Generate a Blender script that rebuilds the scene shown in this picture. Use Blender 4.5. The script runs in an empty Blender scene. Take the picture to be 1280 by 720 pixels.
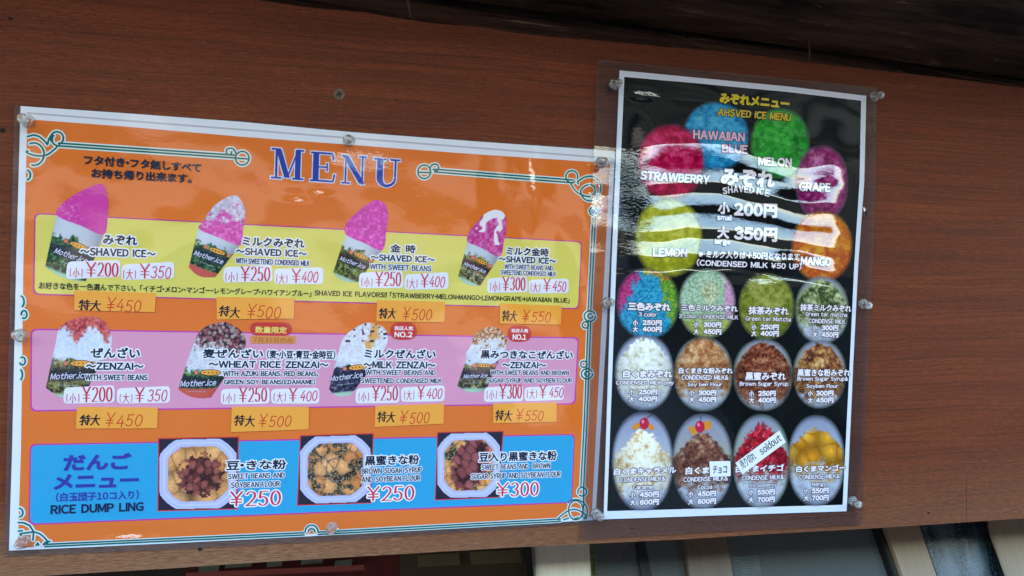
import bpy, bmesh, math, random
import numpy as np
from mathutils import Matrix, Vector
random.seed(7)
sc = bpy.context.scene
COL = sc.collection

# ------------------------------------------------------------------ frames
# "Board frame": millimetres on the face of the plywood board, x right, y up, z out of it.
# Camera pose in that frame was solved from the corners of the two paper sheets.
RC = np.array([[0.96644067, 0.03855679, 0.25397994],
               [-0.03059758, 0.99891123, -0.03521563],
               [-0.25506122, 0.02626264, 0.96656818]])
CAM = np.array([183.598, 202.232, 599.873])
F = 1000.0
up = Vector((0.01311795, 0.88514903, -0.46512269)).normalized()   # true vertical, board frame
n = Vector((0, 0, 1))
Yw = -(n - n.dot(up) * up); Yw.normalize()
Xw = Yw.cross(up); Xw.normalize()
MB = Matrix((Xw, Yw, up)).to_4x4()      # board frame -> world (the board leans out over the viewer)

def mm(x, y, z=0.0):
    return MB @ Vector((x * .001, y * .001, z * .001))

# ------------------------------------------------------------------ camera
cd = bpy.data.cameras.new('camera'); cam = bpy.data.objects.new('camera', cd); COL.objects.link(cam)
cd.sensor_width = 36.0; cd.lens = F / 1280 * 36; cd.clip_start = 0.01; cd.clip_end = 2000
rot = Matrix([list(RC[0]), list(RC[1]), list(RC[2])]).transposed().to_4x4()
cam.matrix_world = Matrix.Translation(mm(*CAM)) @ (MB @ rot)
sc.camera = cam

# ------------------------------------------------------------------ light
SUN_EL, SUN_AZ = math.radians(42), math.radians(15)      # azimuth measured from +Y (into the shop), clockwise
wd = bpy.data.worlds.new('World'); sc.world = wd; wd.use_nodes = True
wn = wd.node_tree.nodes; bgn = wn['Background']
sky = wn.new('ShaderNodeTexSky'); sky.sky_type = 'NISHITA'; sky.sun_disc = False
sky.sun_elevation = SUN_EL; sky.sun_rotation = SUN_AZ; sky.air_density = 0.9; sky.dust_density = 0.1; sky.ozone_density = 3.0
wd.node_tree.links.new(sky.outputs[0], bgn.inputs[0]); bgn.inputs[1].default_value = 0.15
sl = bpy.data.lights.new('sun', 'SUN'); sl.energy = 3.0; sl.angle = math.radians(.5); sl.color = (1, .95, .87)
so = bpy.data.objects.new('sun', sl); COL.objects.link(so)
sd = Vector((math.cos(SUN_EL) * math.sin(SUN_AZ), math.cos(SUN_EL) * math.cos(SUN_AZ), math.sin(SUN_EL)))
so.rotation_euler = sd.to_track_quat('Z', 'Y').to_euler(); so.location = sd * 5
sc.view_settings.view_transform = 'Standard'; sc.view_settings.look = 'None'
sc.view_settings.exposure = 3.08; sc.view_settings.gamma = 1
sc.render.engine = 'CYCLES'
sc.cycles.transparent_max_bounces = 24; sc.cycles.max_bounces = 10

# ------------------------------------------------------------------ measuring: photo pixel <-> board plane (mm)
def P(px, py, z=0.0):
    d = RC.T @ np.array([(px - 640) / F, -(py - 360) / F, -1.0])
    t = (z - CAM[2]) / d[2]
    q = CAM + t * d
    return q[0], q[1]

def PA(px, py):
    px = np.asarray(px, float); py = np.asarray(py, float)
    c = np.stack([(px - 640) / F, -(py - 360) / F, -np.ones_like(px)], -1)
    d = c @ RC
    t = -CAM[2] / d[..., 2]
    return CAM[0] + t * d[..., 0], CAM[1] + t * d[..., 1]

def ray_world(px, py):
    d = RC.T @ np.array([(px - 640) / F, -(py - 360) / F, -1.0])
    return MB.to_3x3() @ Vector(d)

# ------------------------------------------------------------------ materials
def srgb(c):
    if isinstance(c, str):
        c = [int(c[i:i + 2], 16) for i in (0, 2, 4)]
    return tuple(((v / 255) / 12.92 if v / 255 <= .04045 else ((v / 255 + .055) / 1.055) ** 2.4) for v in c)

class NT:
    def __init__(s, m):
        m.use_nodes = True; s.t = m.node_tree; s.n = s.t.nodes; s.n.clear(); s.out = s.n.new('ShaderNodeOutputMaterial')
    def add(s, ty, **k):
        nd = s.n.new('ShaderNode' + ty)
        for a, b in k.items():
            setattr(nd, a, b)
        return nd
    def L(s, a, b):
        s.t.links.new(a, b)
    def val(s, sock, v):
        if hasattr(v, 'is_linked') or hasattr(v, 'links'):
            s.L(v, sock)
        else:
            sock.default_value = v
    def math(s, op, a, b=0.0, c=None):
        m = s.add('Math', operation=op); s.val(m.inputs[0], a); s.val(m.inputs[1], b)
        if c is not None: s.val(m.inputs[2], c)
        return m.outputs[0]
    def noise(s, vec, scale, detail=2, rough=.5, dist=0.0):
        k = s.add('TexNoise'); s.L(vec, k.inputs['Vector']); k.inputs['Scale'].default_value = scale
        k.inputs['Detail'].default_value = detail; k.inputs['Roughness'].default_value = rough; k.inputs['Distortion'].default_value = dist
        return k.outputs[0]
    def mapv(s, vec, scale=(1, 1, 1), loc=(0, 0, 0), rot=(0, 0, 0)):
        k = s.add('Mapping'); s.L(vec, k.inputs[0]); k.inputs['Scale'].default_value = scale
        k.inputs['Location'].default_value = loc; k.inputs['Rotation'].default_value = rot
        return k.outputs[0]
    def ramp(s, fac, stops, interp='LINEAR'):
        k = s.add('ValToRGB'); s.val(k.inputs[0], fac); e = k.color_ramp.elements; k.color_ramp.interpolation = interp
        while len(e) < len(stops): e.new(.5)
        for el, (p, c) in zip(e, stops):
            el.position = p
            el.color = (c, c, c, 1) if isinstance(c, (int, float)) else (*c, 1)
        return k.outputs[0]
    def mix(s, fac, a, b, blend='MIX'):
        k = s.add('Mix', data_type='RGBA', blend_type=blend); s.val(k.inputs[0], fac)
        for sock, v in ((k.inputs[6], a), (k.inputs[7], b)):
            if isinstance(v, tuple): sock.default_value = (*v, 1) if len(v) == 3 else v
            else: s.L(v, sock)
        return k.outputs[2]

def film_group(name, kind):
    """Relief of the clear plastic pouch (height in mm): buckles between the pins, ripples and fine orange peel."""
    g = bpy.data.node_groups.new(name, 'ShaderNodeTree')
    g.interface.new_socket('Normal', in_out='OUTPUT', socket_type='NodeSocketVector')
    class G(NT):
        def __init__(s): s.t = g; s.n = g.nodes
    w = G(); go = g.nodes.new('NodeGroupOutput'); tc = w.add('TexCoord'); ob = tc.outputs['Object']
    v = w.mapv(ob, (1000, 1000, 1000))          # millimetres
    sep = w.add('SeparateXYZ'); w.L(v, sep.inputs[0]); X, Y = sep.outputs[0], sep.outputs[1]
    mul = lambda a, b: w.math('MULTIPLY', a, b)
    add = lambda a, b: w.math('ADD', a, b)
    sn = lambda a: w.math('SINE', a)
    def crumple(px, py, rx, ry, base, amp, fr=.42, st=(1, 1, 1)):
        """little dents round one spot (pixel position on the photo, size in mm)"""
        cx, cy = P(px, py); cx -= base[0]; cy -= base[1]
        dx = w.math('DIVIDE', w.math('SUBTRACT', X, cx), rx); dy = w.math('DIVIDE', w.math('SUBTRACT', Y, cy), ry)
        r2 = add(mul(dx, dx), mul(dy, dy)); m = w.math('EXPONENT', mul(r2, -1.0))
        tilt = mul(w.math('SUBTRACT', Y, cy), -math.tan(math.radians((4 + 27.7 - (323 - py) * .0573) / 2)))
        return mul(add(mul(w.noise(w.mapv(v, st, (px, py, 0)), fr, 2, .55), amp * .30), tilt), m)
    NRM = None
    if kind == 'wide':
        B = P(12, 687)
        h = mul(w.noise(v, .011, 1, .4), 9.0)
        h = add(h, mul(w.noise(w.mapv(v, (1, .8, 1), (31, 7, 0)), .030, 1, .5), 1.3))
        mx = w.ramp(w.math('DIVIDE', X, 420.0), [(.45, 0.0), (.85, 1.0)])
        h = add(h, mul(mul(w.math('MINIMUM', Y, 190.0), mx), -.06))
        h = add(h, mul(w.noise(v, .16, 2, .6), .07))
        h = add(h, mul(w.noise(v, .8, 3, .6), .018))
        h = add(h, crumple(454, 203, 20, 10, B, 3.4, .5)); h = add(h, crumple(372, 250, 9, 5, B, 1.2)); h = add(h, crumple(398, 241, 8, 4, B, 1.0))
        h = add(h, crumple(745, 265, 8, 40, B, 1.8, .25)); h = add(h, crumple(665, 225, 4, 22, B, .9, .3))
        h = add(h, crumple(165, 670, 16, 4, B, 1.4))
    else:
        B = P(753, 648)
        warp = mul(w.math('SUBTRACT', w.noise(w.mapv(v, (1, .35, 1)), .014, 1, .4), .5), 22.0)
        dX = w.math('SUBTRACT', X, 72.0)
        yn = w.math('DIVIDE', add(add(Y, warp), mul(mul(dX, dX), .0006)), 364.0)
        # lengthwise profile of the buckled sheet: (height on the sheet, how far the surface leans back)
        prof = [(186, None), (188, 2), (192, 3.5), (203, 5), (205, 12), (212, 12), (215, 6.5), (234, 3), (236, -12), (247, -12), (249, 3), (263, 7),
                (265, 13), (271, 13), (273, 7), (289, 3), (291, -12), (301, -12), (303, 3), (319, 7), (322, None), (335, None), (339, 4), (342, None), (640, None)]
        st = []
        for yp, el in prof:
            t = 0.0 if el is None else (el - (-27.7 + (323 - yp) * .0573)) / 2
            st.append(((P(900, yp)[1] - B[1]) / 364.0, t / 25.0))
        st = st[::-1]; fac = w.ramp(yn, [(max(0, p_), t_) for p_, t_ in st])
        T = mul(mul(fac, math.radians(25)), w.ramp(w.math('DIVIDE', X, 260.0), [(0.0, .8), (.05, 1.0), (.76, 1.0), (.85, .0)]))
        cn = w.add('CombineXYZ'); w.L(w.math('SINE', T), cn.inputs[1]); w.L(w.math('COSINE', T), cn.inputs[2])
        vt = w.add('VectorTransform', vector_type='NORMAL', convert_from='OBJECT', convert_to='WORLD'); w.L(cn.outputs[0], vt.inputs[0]); NRM = vt.outputs[0]
        h = mul(w.noise(v, .010, 1, .4), 3.0)
        m2 = w.ramp(yn, [(.25, .25), (.60, 1.0), (.80, 1.0), (.86, .08)])
        h = add(h, mul(mul(w.noise(w.mapv(v, (1, 2.2, 1), (3, 11, 0)), .03, 2, .5), .14), m2))
        h = add(h, mul(mul(w.noise(v, .16, 2, .6), .05), m2))
        h = add(h, mul(mul(w.noise(v, .8, 3, .6), .026), m2))
        h = add(h, crumple(806, 119, 12, 3.5, B, 1.6, .3)); h = add(h, crumple(785, 250, 14, 36, B, 2.6, .30, (1, 2, 1)))
        h = add(h, crumple(990, 318, 14, 6, B, 1.2)); h = add(h, crumple(1000, 245, 18, 8, B, 1.0, .3)); h = add(h, crumple(1078, 262, 2.2, 5, B, 1.2, .2))
        h = add(h, crumple(950, 352, 24, 7, B, 1.3, .25, (.4, 1.6, 1)))
    b = w.add('Bump'); b.inputs['Strength'].default_value = 1.0; b.inputs['Distance'].default_value = .001
    w.L(h, b.inputs['Height']); w.L(b.outputs[0], go.inputs[0])
    if NRM is not None: w.L(NRM, b.inputs['Normal'])
    return g

FG = {'left': film_group('pouch_relief_wide', 'wide'), 'right': film_group('pouch_relief_tall', 'tall')}
_mc = {}
COAT_IOR = 1.72
def ink(color, side='left', rough=.6, coat=1.0, name=None):
    """Printed colour under the glossy pouch: matt ink with a clear coat that carries the relief."""
    if isinstance(color, (list,)): color = tuple(color)
    key = (color, side, coat)
    if key in _mc: return _mc[key]
    m = bpy.data.materials.new(name or 'print_' + (color if isinstance(color, str) else 'ink'))
    w = NT(m); b = w.add('BsdfPrincipled')
    col = srgb(color)
    tc = w.add('TexCoord')
    fade = w.noise(w.mapv(tc.outputs['Object'], (1000, 1000, 1000)), .5, 3, .6)
    fade = w.math('ADD', w.math('MULTIPLY', fade, .4), w.math('MULTIPLY', w.noise(w.mapv(tc.outputs['Object'], (1000, 1000, 1000)), .03, 4, .6), .6))
    b_col = w.mix(w.ramp(fade, [(.35, 0.0), (.7, .22)]), col, tuple(min(1, c * 1.1 + .03) for c in col))
    w.L(b_col, b.inputs['Base Color'])
    b.inputs['Roughness'].default_value = rough; b.inputs['Specular IOR Level'].default_value = 0
    b.inputs['Coat Weight'].default_value = coat; b.inputs['Coat IOR'].default_value = COAT_IOR; b.inputs['Coat Roughness'].default_value = .035
    gn = w.add('Group'); gn.node_tree = FG[side]; w.L(gn.outputs[0], b.inputs['Coat Normal'])
    w.L(b.outputs[0], w.out.inputs[0]); _mc[key] = m
    return m

def ink_attr(side, alpha=False):
    key = ('attr', side, alpha)
    if key in _mc: return _mc[key]
    m = bpy.data.materials.new('printed_photo_ink'); w = NT(m); b = w.add('BsdfPrincipled')
    a = w.add('VertexColor', layer_name='ink'); w.L(a.outputs['Color'], b.inputs['Base Color'])
    if alpha: w.L(a.outputs['Alpha'], b.inputs['Alpha'])
    b.inputs['Roughness'].default_value = .6; b.inputs['Specular IOR Level'].default_value = 0
    b.inputs['Coat Weight'].default_value = 1; b.inputs['Coat IOR'].default_value = COAT_IOR; b.inputs['Coat Roughness'].default_value = .035
    gn = w.add('Group'); gn.node_tree = FG[side]; w.L(gn.outputs[0], b.inputs['Coat Normal'])
    w.L(b.outputs[0], w.out.inputs[0]); _mc[key] = m
    return m

def film_mat(side):
    m = bpy.data.materials.new('clear_pouch_' + side); w = NT(m)
    tr = w.add('BsdfTransparent'); tr.inputs[0].default_value = (.95, .95, .96, 1)
    df = w.add('BsdfDiffuse'); df.inputs[0].default_value = (.55, .55, .62, 1)
    m1 = w.add('MixShader'); m1.inputs[0].default_value = .018 if side == 'right' else .04
    w.L(tr.outputs[0], m1.inputs[1]); w.L(df.outputs[0], m1.inputs[2])
    gl = w.add('BsdfGlossy'); gl.inputs['Roughness'].default_value = .04
    gn = w.add('Group'); gn.node_tree = FG[side]; w.L(gn.outputs[0], gl.inputs['Normal'])
    fr = w.add('Fresnel'); fr.inputs[0].default_value = 1.35; w.L(gn.outputs[0], fr.inputs[1])
    m2 = w.add('MixShader'); w.L(fr.outputs[0], m2.inputs[0]); w.L(m1.outputs[0], m2.inputs[1]); w.L(gl.outputs[0], m2.inputs[2])
    w.L(m2.outputs[0], w.out.inputs[0])
    return m

def simple(name, col, rough=.5, metal=0, spec=.5, noise=None, **k):
    m = bpy.data.materials.new(name); w = NT(m); b = w.add('BsdfPrincipled')
    c = srgb(col)
    if noise:
        tc = w.add('TexCoord'); nz = w.noise(w.mapv(tc.outputs['Object'], noise[1]), noise[0], 4, .6)
        w.L(w.mix(w.ramp(nz, [(.3, 0.0), (.7, 1.0)]), tuple(x * noise[2] for x in c), tuple(min(1, x * noise[3]) for x in c)), b.inputs['Base Color'])
    else:
        b.inputs['Base Color'].default_value = (*c, 1)
    b.inputs['Roughness'].default_value = rough; b.inputs['Metallic'].default_value = metal; b.inputs['Specular IOR Level'].default_value = spec
    for a, v in k.items(): b.inputs[a.replace('_', ' ')].default_value = v
    w.L(b.outputs[0], w.out.inputs[0])
    return m

def wood_mat():
    m = bpy.data.materials.new('red_brown_plywood'); w = NT(m); b = w.add('BsdfPrincipled')
    tc = w.add('TexCoord'); v = w.mapv(tc.outputs['Object'], (1000, 1000, 1000), rot=(0, 0, math.radians(-1.2)))
    sep = w.add('SeparateXYZ'); w.L(v, sep.inputs[0])
    wob = w.noise(w.mapv(v, (.25, 1, 1)), .02, 2, .5)
    cmb = w.add('CombineXYZ'); w.L(sep.outputs[0], cmb.inputs[0]); w.L(w.math('ADD', sep.outputs[1], w.math('MULTIPLY', wob, 14)), cmb.inputs[1])
    vv = cmb.outputs[0]
    broad = w.noise(w.mapv(vv, (.04, .55, 1)), .12, 4, .55)
    band = w.noise(w.mapv(vv, (.012, 1, 1)), .5, 5, .7)
    fine = w.noise(w.mapv(vv, (.06, 1, 1)), 1.9, 4, .7)
    pore = w.noise(w.mapv(vv, (.10, 1, 1), (9, 5, 0)), 2.6, 2, .5)
    base = w.mix(w.ramp(broad, [(.3, 0.0), (.72, 1.0)]), srgb((110, 50, 26)), srgb((132, 66, 36)))
    base = w.mix(w.ramp(band, [(.34, .85), (.56, 0.0)]), base, srgb((84, 42, 26)))
    base = w.mix(w.ramp(fine, [(.40, .42), (.56, 0.0)]), base, srgb((66, 34, 22)))
    base = w.mix(w.ramp(fine, [(.56, 0.0), (.74, .28)]), base, srgb((176, 112, 78)))
    base = w.mix(w.ramp(pore, [(.30, .85), (.40, 0.0)]), base, srgb((40, 20, 14)))
    # sun-bleached and scuffed along the lower edge, with some glare put into the paler tan
    wear_glare = w.math('MULTIPLY', w.ramp(w.math('ADD', w.math('DIVIDE', sep.outputs[1], 80.0), w.math('MULTIPLY', broad, .6)), [(.0, 1.0), (.75, 0.0)]), w.ramp(w.math('DIVIDE', sep.outputs[0], 700.0), [(.2, .65), (.75, .22)]))
    base = w.mix(wear_glare, base, w.mix(w.ramp(fine, [(.35, 0.0), (.6, 1.0)]), srgb((116, 78, 52)), srgb((182, 138, 102))))
    scr = w.noise(w.mapv(vv, (.5, 1, 1), (77, 3, 0)), .22, 5, .75)
    base = w.mix(w.ramp(scr, [(.70, 0.0), (.76, .35)]), base, srgb((176, 140, 116)))
    w.L(base, b.inputs['Base Color'])
    b.inputs['Roughness'].default_value = .5; b.inputs['Specular IOR Level'].default_value = .16
    bp = w.add('Bump'); bp.inputs['Strength'].default_value = .5; bp.inputs['Distance'].default_value = .0004
    hh = w.math('ADD', w.math('MULTIPLY', w.ramp(pore, [(.3, 0.0), (.42, 1.0)]), .6), fine)
    w.L(hh, bp.inputs['Height']); w.L(bp.outputs[0], b.inputs['Normal'])
    w.L(b.outputs[0], w.out.inputs[0])
    return m

# ------------------------------------------------------------------ object helpers
def setp(o, label=None, cat=None, group=None, kind=None):
    if label: o['label'] = label
    if cat: o['category'] = cat
    if group: o['group'] = group
    if kind: o['kind'] = kind
    return o

def empty(name, M, label, cat, group=None):
    o = bpy.data.objects.new(name, None); o.empty_display_size = .02; COL.objects.link(o); o.matrix_world = M
    return setp(o, label, cat, group)

def link(name, me, mats, parent=None, smooth=False):
    for m in (mats if isinstance(mats, (list, tuple)) else [mats]): me.materials.append(m)
    if smooth:
        for p in me.polygons: p.use_smooth = True
    o = bpy.data.objects.new(name, me); COL.objects.link(o)
    if parent is not None: o.parent = parent
    return o

class Sheet:
    """Collects flat shapes in board millimetres; several inks; builds one mesh."""
    def __init__(s, base=(0, 0)): s.v = []; s.f = []; s.mi = []; s.base = base
    def poly(s, pts, z, mi=0):
        i = len(s.v)
        s.v += [((x - s.base[0]) * .001, (y - s.base[1]) * .001, z * .001) for x, y in pts]
        s.f.append(list(range(i, i + len(pts)))); s.mi.append(mi)
    def build(s, name, mats, parent=None):
        me = bpy.data.meshes.new(name); me.from_pydata(s.v, [], s.f)
        if any(s.mi): me.polygons.foreach_set('material_index', s.mi)
        # make every face look outwards
        bm = bmesh.new(); bm.from_mesh(me)
        for f in bm.faces:
            f.normal_update()
            if f.normal.z < 0: f.normal_flip()
        bm.to_mesh(me); bm.free(); me.update()
        return link(name, me, mats, parent)

rz = random.Random(3)
def hull_quad(sh, a, b, d, z, mi, t=None):
    """stroke from a to b with half width d (mm)"""
    dx, dy = b[0] - a[0], b[1] - a[1]; L = math.hypot(dx, dy)
    if L < 1e-6: return
    ux, uy = dx / L, dy / L; e = d * .8
    z += rz.random() * .03
    sh.poly([(a[0] - ux * e - uy * d, a[1] - uy * e + ux * d), (b[0] + ux * e - uy * d, b[1] + uy * e + ux * d),
             (b[0] + ux * e + uy * d, b[1] + uy * e - ux * d), (a[0] - ux * e + uy * d, a[1] - uy * e - ux * d)], z, mi)

def nib_seg(sh, a, b, rx, ry, z, mi):
    """broad-nib stroke: hull of an ellipse at both ends"""
    K = 10; el = [(rx * math.cos(2 * math.pi * (k + .5) / K), ry * math.sin(2 * math.pi * (k + .5) / K)) for k in range(K)]
    dx, dy = b[0] - a[0], b[1] - a[1]
    pts = []
    for k in range(K):
        p, q = el[k - 1], el[k]
        ex, ey = q[0] - p[0], q[1] - p[1]
        pts.append((k, ey * dx - ex * dy))
    out = []
    for k in range(K):
        s1 = pts[k][1]; s2 = pts[(k + 1) % K][1]          # side of the edges that meet at vertex k
        if s1 <= 0 and s2 <= 0: out.append((a[0] + el[k][0], a[1] + el[k][1]))
        elif s1 >= 0 and s2 >= 0: out.append((b[0] + el[k][0], b[1] + el[k][1]))
        elif s1 > 0: out += [(b[0] + el[k][0], b[1] + el[k][1]), (a[0] + el[k][0], a[1] + el[k][1])]
        else: out += [(a[0] + el[k][0], a[1] + el[k][1]), (b[0] + el[k][0], b[1] + el[k][1])]
    sh.poly(out, z + rz.random() * .03, mi)

# ---- glyph outlines from the built-in font
_gc = {}; _ch = {}
def raw_glyph(ch):
    if ch in _ch: return _ch[ch]
    c = bpy.data.curves.new('tmp', 'FONT'); c.body = ch; c.size = 1; c.resolution_u = 3
    o = bpy.data.objects.new('tmp', c); COL.objects.link(o)
    me = bpy.data.meshes.new_from_object(o.evaluated_get(bpy.context.evaluated_depsgraph_get()))
    nv = len(me.vertices); co = np.zeros(nv * 3); me.vertices.foreach_get('co', co); co = co.reshape(-1, 3)[:, :2]
    fs = [tuple(p.vertices) for p in me.polygons]; cnt = {}
    for f in fs:
        for i in range(len(f)):
            e = tuple(sorted((f[i - 1], f[i]))); cnt[e] = cnt.get(e, 0) + 1
    ed = [e for e, k in cnt.items() if k == 1]
    if ch in 'Ｉｌ':                       # plain upright bar
        x0, x1, y0, y1 = 0, .085, co[:, 1].min(), co[:, 1].max()
        co = np.array([(x0, y0), (x1, y0), (x1, y1), (x0, y1)]); fs = [(0, 1, 2, 3)]; ed = [(0, 1), (1, 2), (2, 3), (3, 0)]
    bpy.data.objects.remove(o); bpy.data.curves.remove(c); bpy.data.meshes.remove(me)
    _ch[ch] = (co, fs, ed); return _ch[ch]
EM = raw_glyph('みみ')[0][:, 0].max() - raw_glyph('み')[0][:, 0].max()
def glyphs(s):
    """lay a line out with the gothic forms: kana and kanji one em wide, roman letters closed up"""
    if s in _gc: return _gc[s]
    x = 0.0; V = []; Fs = []; Es = []; k = 0
    for ch in s:
        if ch == ' ': x += .42 * EM; continue
        full = chr(ord(ch) + 0xFEE0) if '!' <= ch <= '~' and ch != '¥' else ('￥' if ch == '¥' else ch)
        co, fs, ed = raw_glyph(full)
        if len(co) == 0: x += .4 * EM; continue
        if full != ch or ch in '・「」':
            lo, hi = co[:, 0].min(), co[:, 0].max(); off = x - lo + .05 * EM; adv = hi - lo + .115 * EM
        else: off = x; adv = EM
        V.append(co + np.array([off, 0])); Fs += [tuple(i + k for i in f) for f in fs]; Es += [(i + k, j + k) for i, j in ed]; k += len(co); x += adv
    co = np.concatenate(V); lo, hi = co.min(0), co.max(0)
    _gc[s] = (co - lo, hi - lo, Fs, Es)
    return _gc[s]

def row_right(xl, yb, xr):
    """board point on the same printed row as pixel (xl, yb), under pixel column xr"""
    X, Y = P(xl, yb)
    y = yb
    for _ in range(4):
        X2, Y2 = P(xr, y); y += (Y2 - Y) / (P(xr, y)[1] - P(xr, y + 1)[1])
    return P(xr, y)

def frame(xl, xr, yb, h, yr=None):
    a = P(xl, yb); b = P(xr, yr) if yr is not None else row_right(xl, yb, xr)
    t = P(xl, yb - h); ux, uy = b[0] - a[0], b[1] - a[1]; L = math.hypot(ux, uy)
    H = math.hypot(t[0] - a[0], t[1] - a[1]); ex, ey = ux / L, uy / L
    return a, (ex, ey), (-ey, ex), L, H

PXMM = 1 / 1.7
def lettering(s, xl, xr, yb, h, color, parent, side='left', yr=None, bold=0.0, halo=0.0, halo_color='e8e6ee', z=.85, slant=0.0, base=(0, 0), skew=0.0):
    a, ex, ey, L, H = frame(xl, xr, yb, h, yr)
    co, sz, fs, ed = glyphs(s)
    bw = bold * PXMM
    pts = []
    for x, y in co:
        u = bw + x / sz[0] * (L - 2 * bw); v = bw + y / sz[1] * (H - 2 * bw); u += slant * v
        pts.append((a[0] + ex[0] * u + ey[0] * v, a[1] + ex[1] * u + ey[1] * v))
    sh = Sheet(base)
    for f in fs: sh.poly([pts[i] for i in f], z + .04, 0)
    for i, j in ed:
        if bold: hull_quad(sh, pts[i], pts[j], bw, z, 0)
        if halo: hull_quad(sh, pts[i], pts[j], bw + halo * PXMM, z - .07, 1)
    if halo:
        for f in fs: sh.poly([pts[i] for i in f], z - .03, 1)
    mats = [ink(color, side)] + ([ink(halo_color, side)] if halo else [])
    return sh.build('lettering', mats, parent)

def arc(cx, cy, rx, ry, a0, a1, k=14):
    return [(cx + rx * math.cos(math.radians(a0 + (a1 - a0) * i / k)), cy + ry * math.sin(math.radians(a0 + (a1 - a0) * i / k))) for i in range(k + 1)]

STK = {
 '0': [arc(.5, .5, .40, .5, 90, 450, 16)],
 '1': [[(.25, .8), (.52, 1), (.52, 0)]],
 '2': [arc(.48, .72, .38, .28, 160, -30, 9) + [(.5, .28), (.08, .0)], [(.08, .02), (.92, .02)]],
 '3': [arc(.45, .76, .36, .24, 150, -80, 9), arc(.45, .26, .42, .26, 85, -150, 9)],
 '4': [[(.62, 1), (.05, .32), (.95, .32)], [(.70, .62), (.70, 0)]],
 '5': [[(.88, 1), (.25, 1), (.18, .56)], arc(.46, .31, .40, .31, 135, -150, 10)],
 '7': [[(.1, .98), (.9, .98), (.4, 0)]],
 '¥': [[(.02, 1), (.5, .52)], [(.98, 1), (.5, .52), (.5, 0)], [(.08, .46), (.92, .46)], [(.08, .25), (.92, .25)]],
 '(': [arc(1.0, .5, .7, .62, 140, 220, 6)],
 ')': [arc(.0, .5, .7, .62, 40, -40, 6)],
 '小': [[(.5, 1), (.5, .02), (.36, .1)], [(.26, .66), (.06, .24)], [(.74, .66), (.94, .24)]],
 '大': [[(.04, .66), (.96, .66)], [(.5, 1), (.46, .6), (.3, .25), (.06, 0)], [(.52, .62), (.7, .22), (.96, 0)]],
 '特': [[(.14, .9), (.04, .66)], [(.04, .74), (.44, .76)], [(.26, 1), (.25, 0), (.18, .06)], [(.0, .34), (.42, .5)], [(.54, .86), (.96, .88)],
        [(.74, 1), (.74, .66)], [(.48, .65), (1.0, .67)], [(.48, .42), (1.0, .44)], [(.84, .58), (.84, .03), (.70, .1)], [(.56, .32), (.64, .2)]],
}
def strokes(s, xl, xr, yb, h, color, parent, side='left', rx=.5, ry=.5, z=.9, widths=None, slant=0., jit=0., yr=None, base=(0, 0), tops=None, halo=0, halo_color='f0eef2'):
    """hand-drawn characters: each one laid out in a cell between the two pixel columns"""
    a, ex, ey, L, H = frame(xl, xr, yb, h, yr)
    widths = widths or [1] * len(s); tot = sum(widths); gap = .12 * L / tot
    rr = random.Random(hash((round(xl), round(yb))) & 0xffff)
    sh = Sheet(base); u0 = 0
    rx *= PXMM; ry *= PXMM
    for ch, wd_ in zip(s, widths):
        cw = L * wd_ / tot
        if ch != ' ':
            hh = H * (1 if not tops else tops.get(ch, 1))
            dy = rr.uniform(-jit, jit) * H; ds = rr.uniform(-jit, jit)
            for st in STK[ch]:
                q = []
                for x, y in st:
                    u = u0 + gap / 2 + x * (cw - gap) + (slant + ds * .5) * (y - .5) * hh + rr.uniform(-jit, jit) * cw * .25
                    v = dy + y * hh + rr.uniform(-jit, jit) * hh * .15
                    q.append((a[0] + ex[0] * u + ey[0] * v, a[1] + ex[1] * u + ey[1] * v))
                for p, r in zip(q, q[1:]):
                    nib_seg(sh, p, r, rx, ry, z, 0)
                    if halo: nib_seg(sh, p, r, rx + halo * PXMM, ry + halo * PXMM, z - .06, 1)
        u0 += cw
    return sh.build('lettering', [ink(color, side)] + ([ink(halo_color, side)] if halo else []), parent)

def rrect_px(c, r, k=5):
    """rounded quadrilateral through pixel corners (TL, TR, BR, BL) -> board mm"""
    q = [P(*p) for p in c]; out = []
    for i in range(4):
        p0, p1, p2 = q[i - 1], q[i], q[(i + 1) % 4]
        def toward(p, t):
            d = math.hypot(t[0] - p[0], t[1] - p[1]); f = min(r / d, .49); return (p[0] + (t[0] - p[0]) * f, p[1] + (t[1] - p[1]) * f)
        s, e = toward(p1, p0), toward(p1, p2)
        for j in range(k + 1):
            t = j / k
            out.append(((1 - t) ** 2 * s[0] + 2 * t * (1 - t) * p1[0] + t * t * e[0], (1 - t) ** 2 * s[1] + 2 * t * (1 - t) * p1[1] + t * t * e[1]))
    return out

def inset(pts, d):
    cx = sum(p[0] for p in pts) / len(pts); cy = sum(p[1] for p in pts) / len(pts)
    mx = max(abs(p[0] - cx) for p in pts); my = max(abs(p[1] - cy) for p in pts)
    return [(cx + (p[0] - cx) * (1 - d / mx), cy + (p[1] - cy) * (1 - d / my)) for p in pts]

def slab(name, pts, z0, z1, mats, parent, base):
    """thin solid sheet with real thickness"""
    me = bpy.data.meshes.new(name); N = len(pts)
    v = [((x - base[0]) * .001, (y - base[1]) * .001, z1 * .001) for x, y in pts] + [((x - base[0]) * .001, (y - base[1]) * .001, z0 * .001) for x, y in pts]
    f = [list(range(N)), list(range(2 * N - 1, N - 1, -1))] + [[i, i + N, (i + 1) % N + N, (i + 1) % N] for i in range(N)]
    me.from_pydata(v, [], f)
    bm = bmesh.new(); bm.from_mesh(me); bmesh.ops.recalc_face_normals(bm, faces=bm.faces); bm.to_mesh(me); bm.free()
    return link(name, me, mats, parent)

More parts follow.
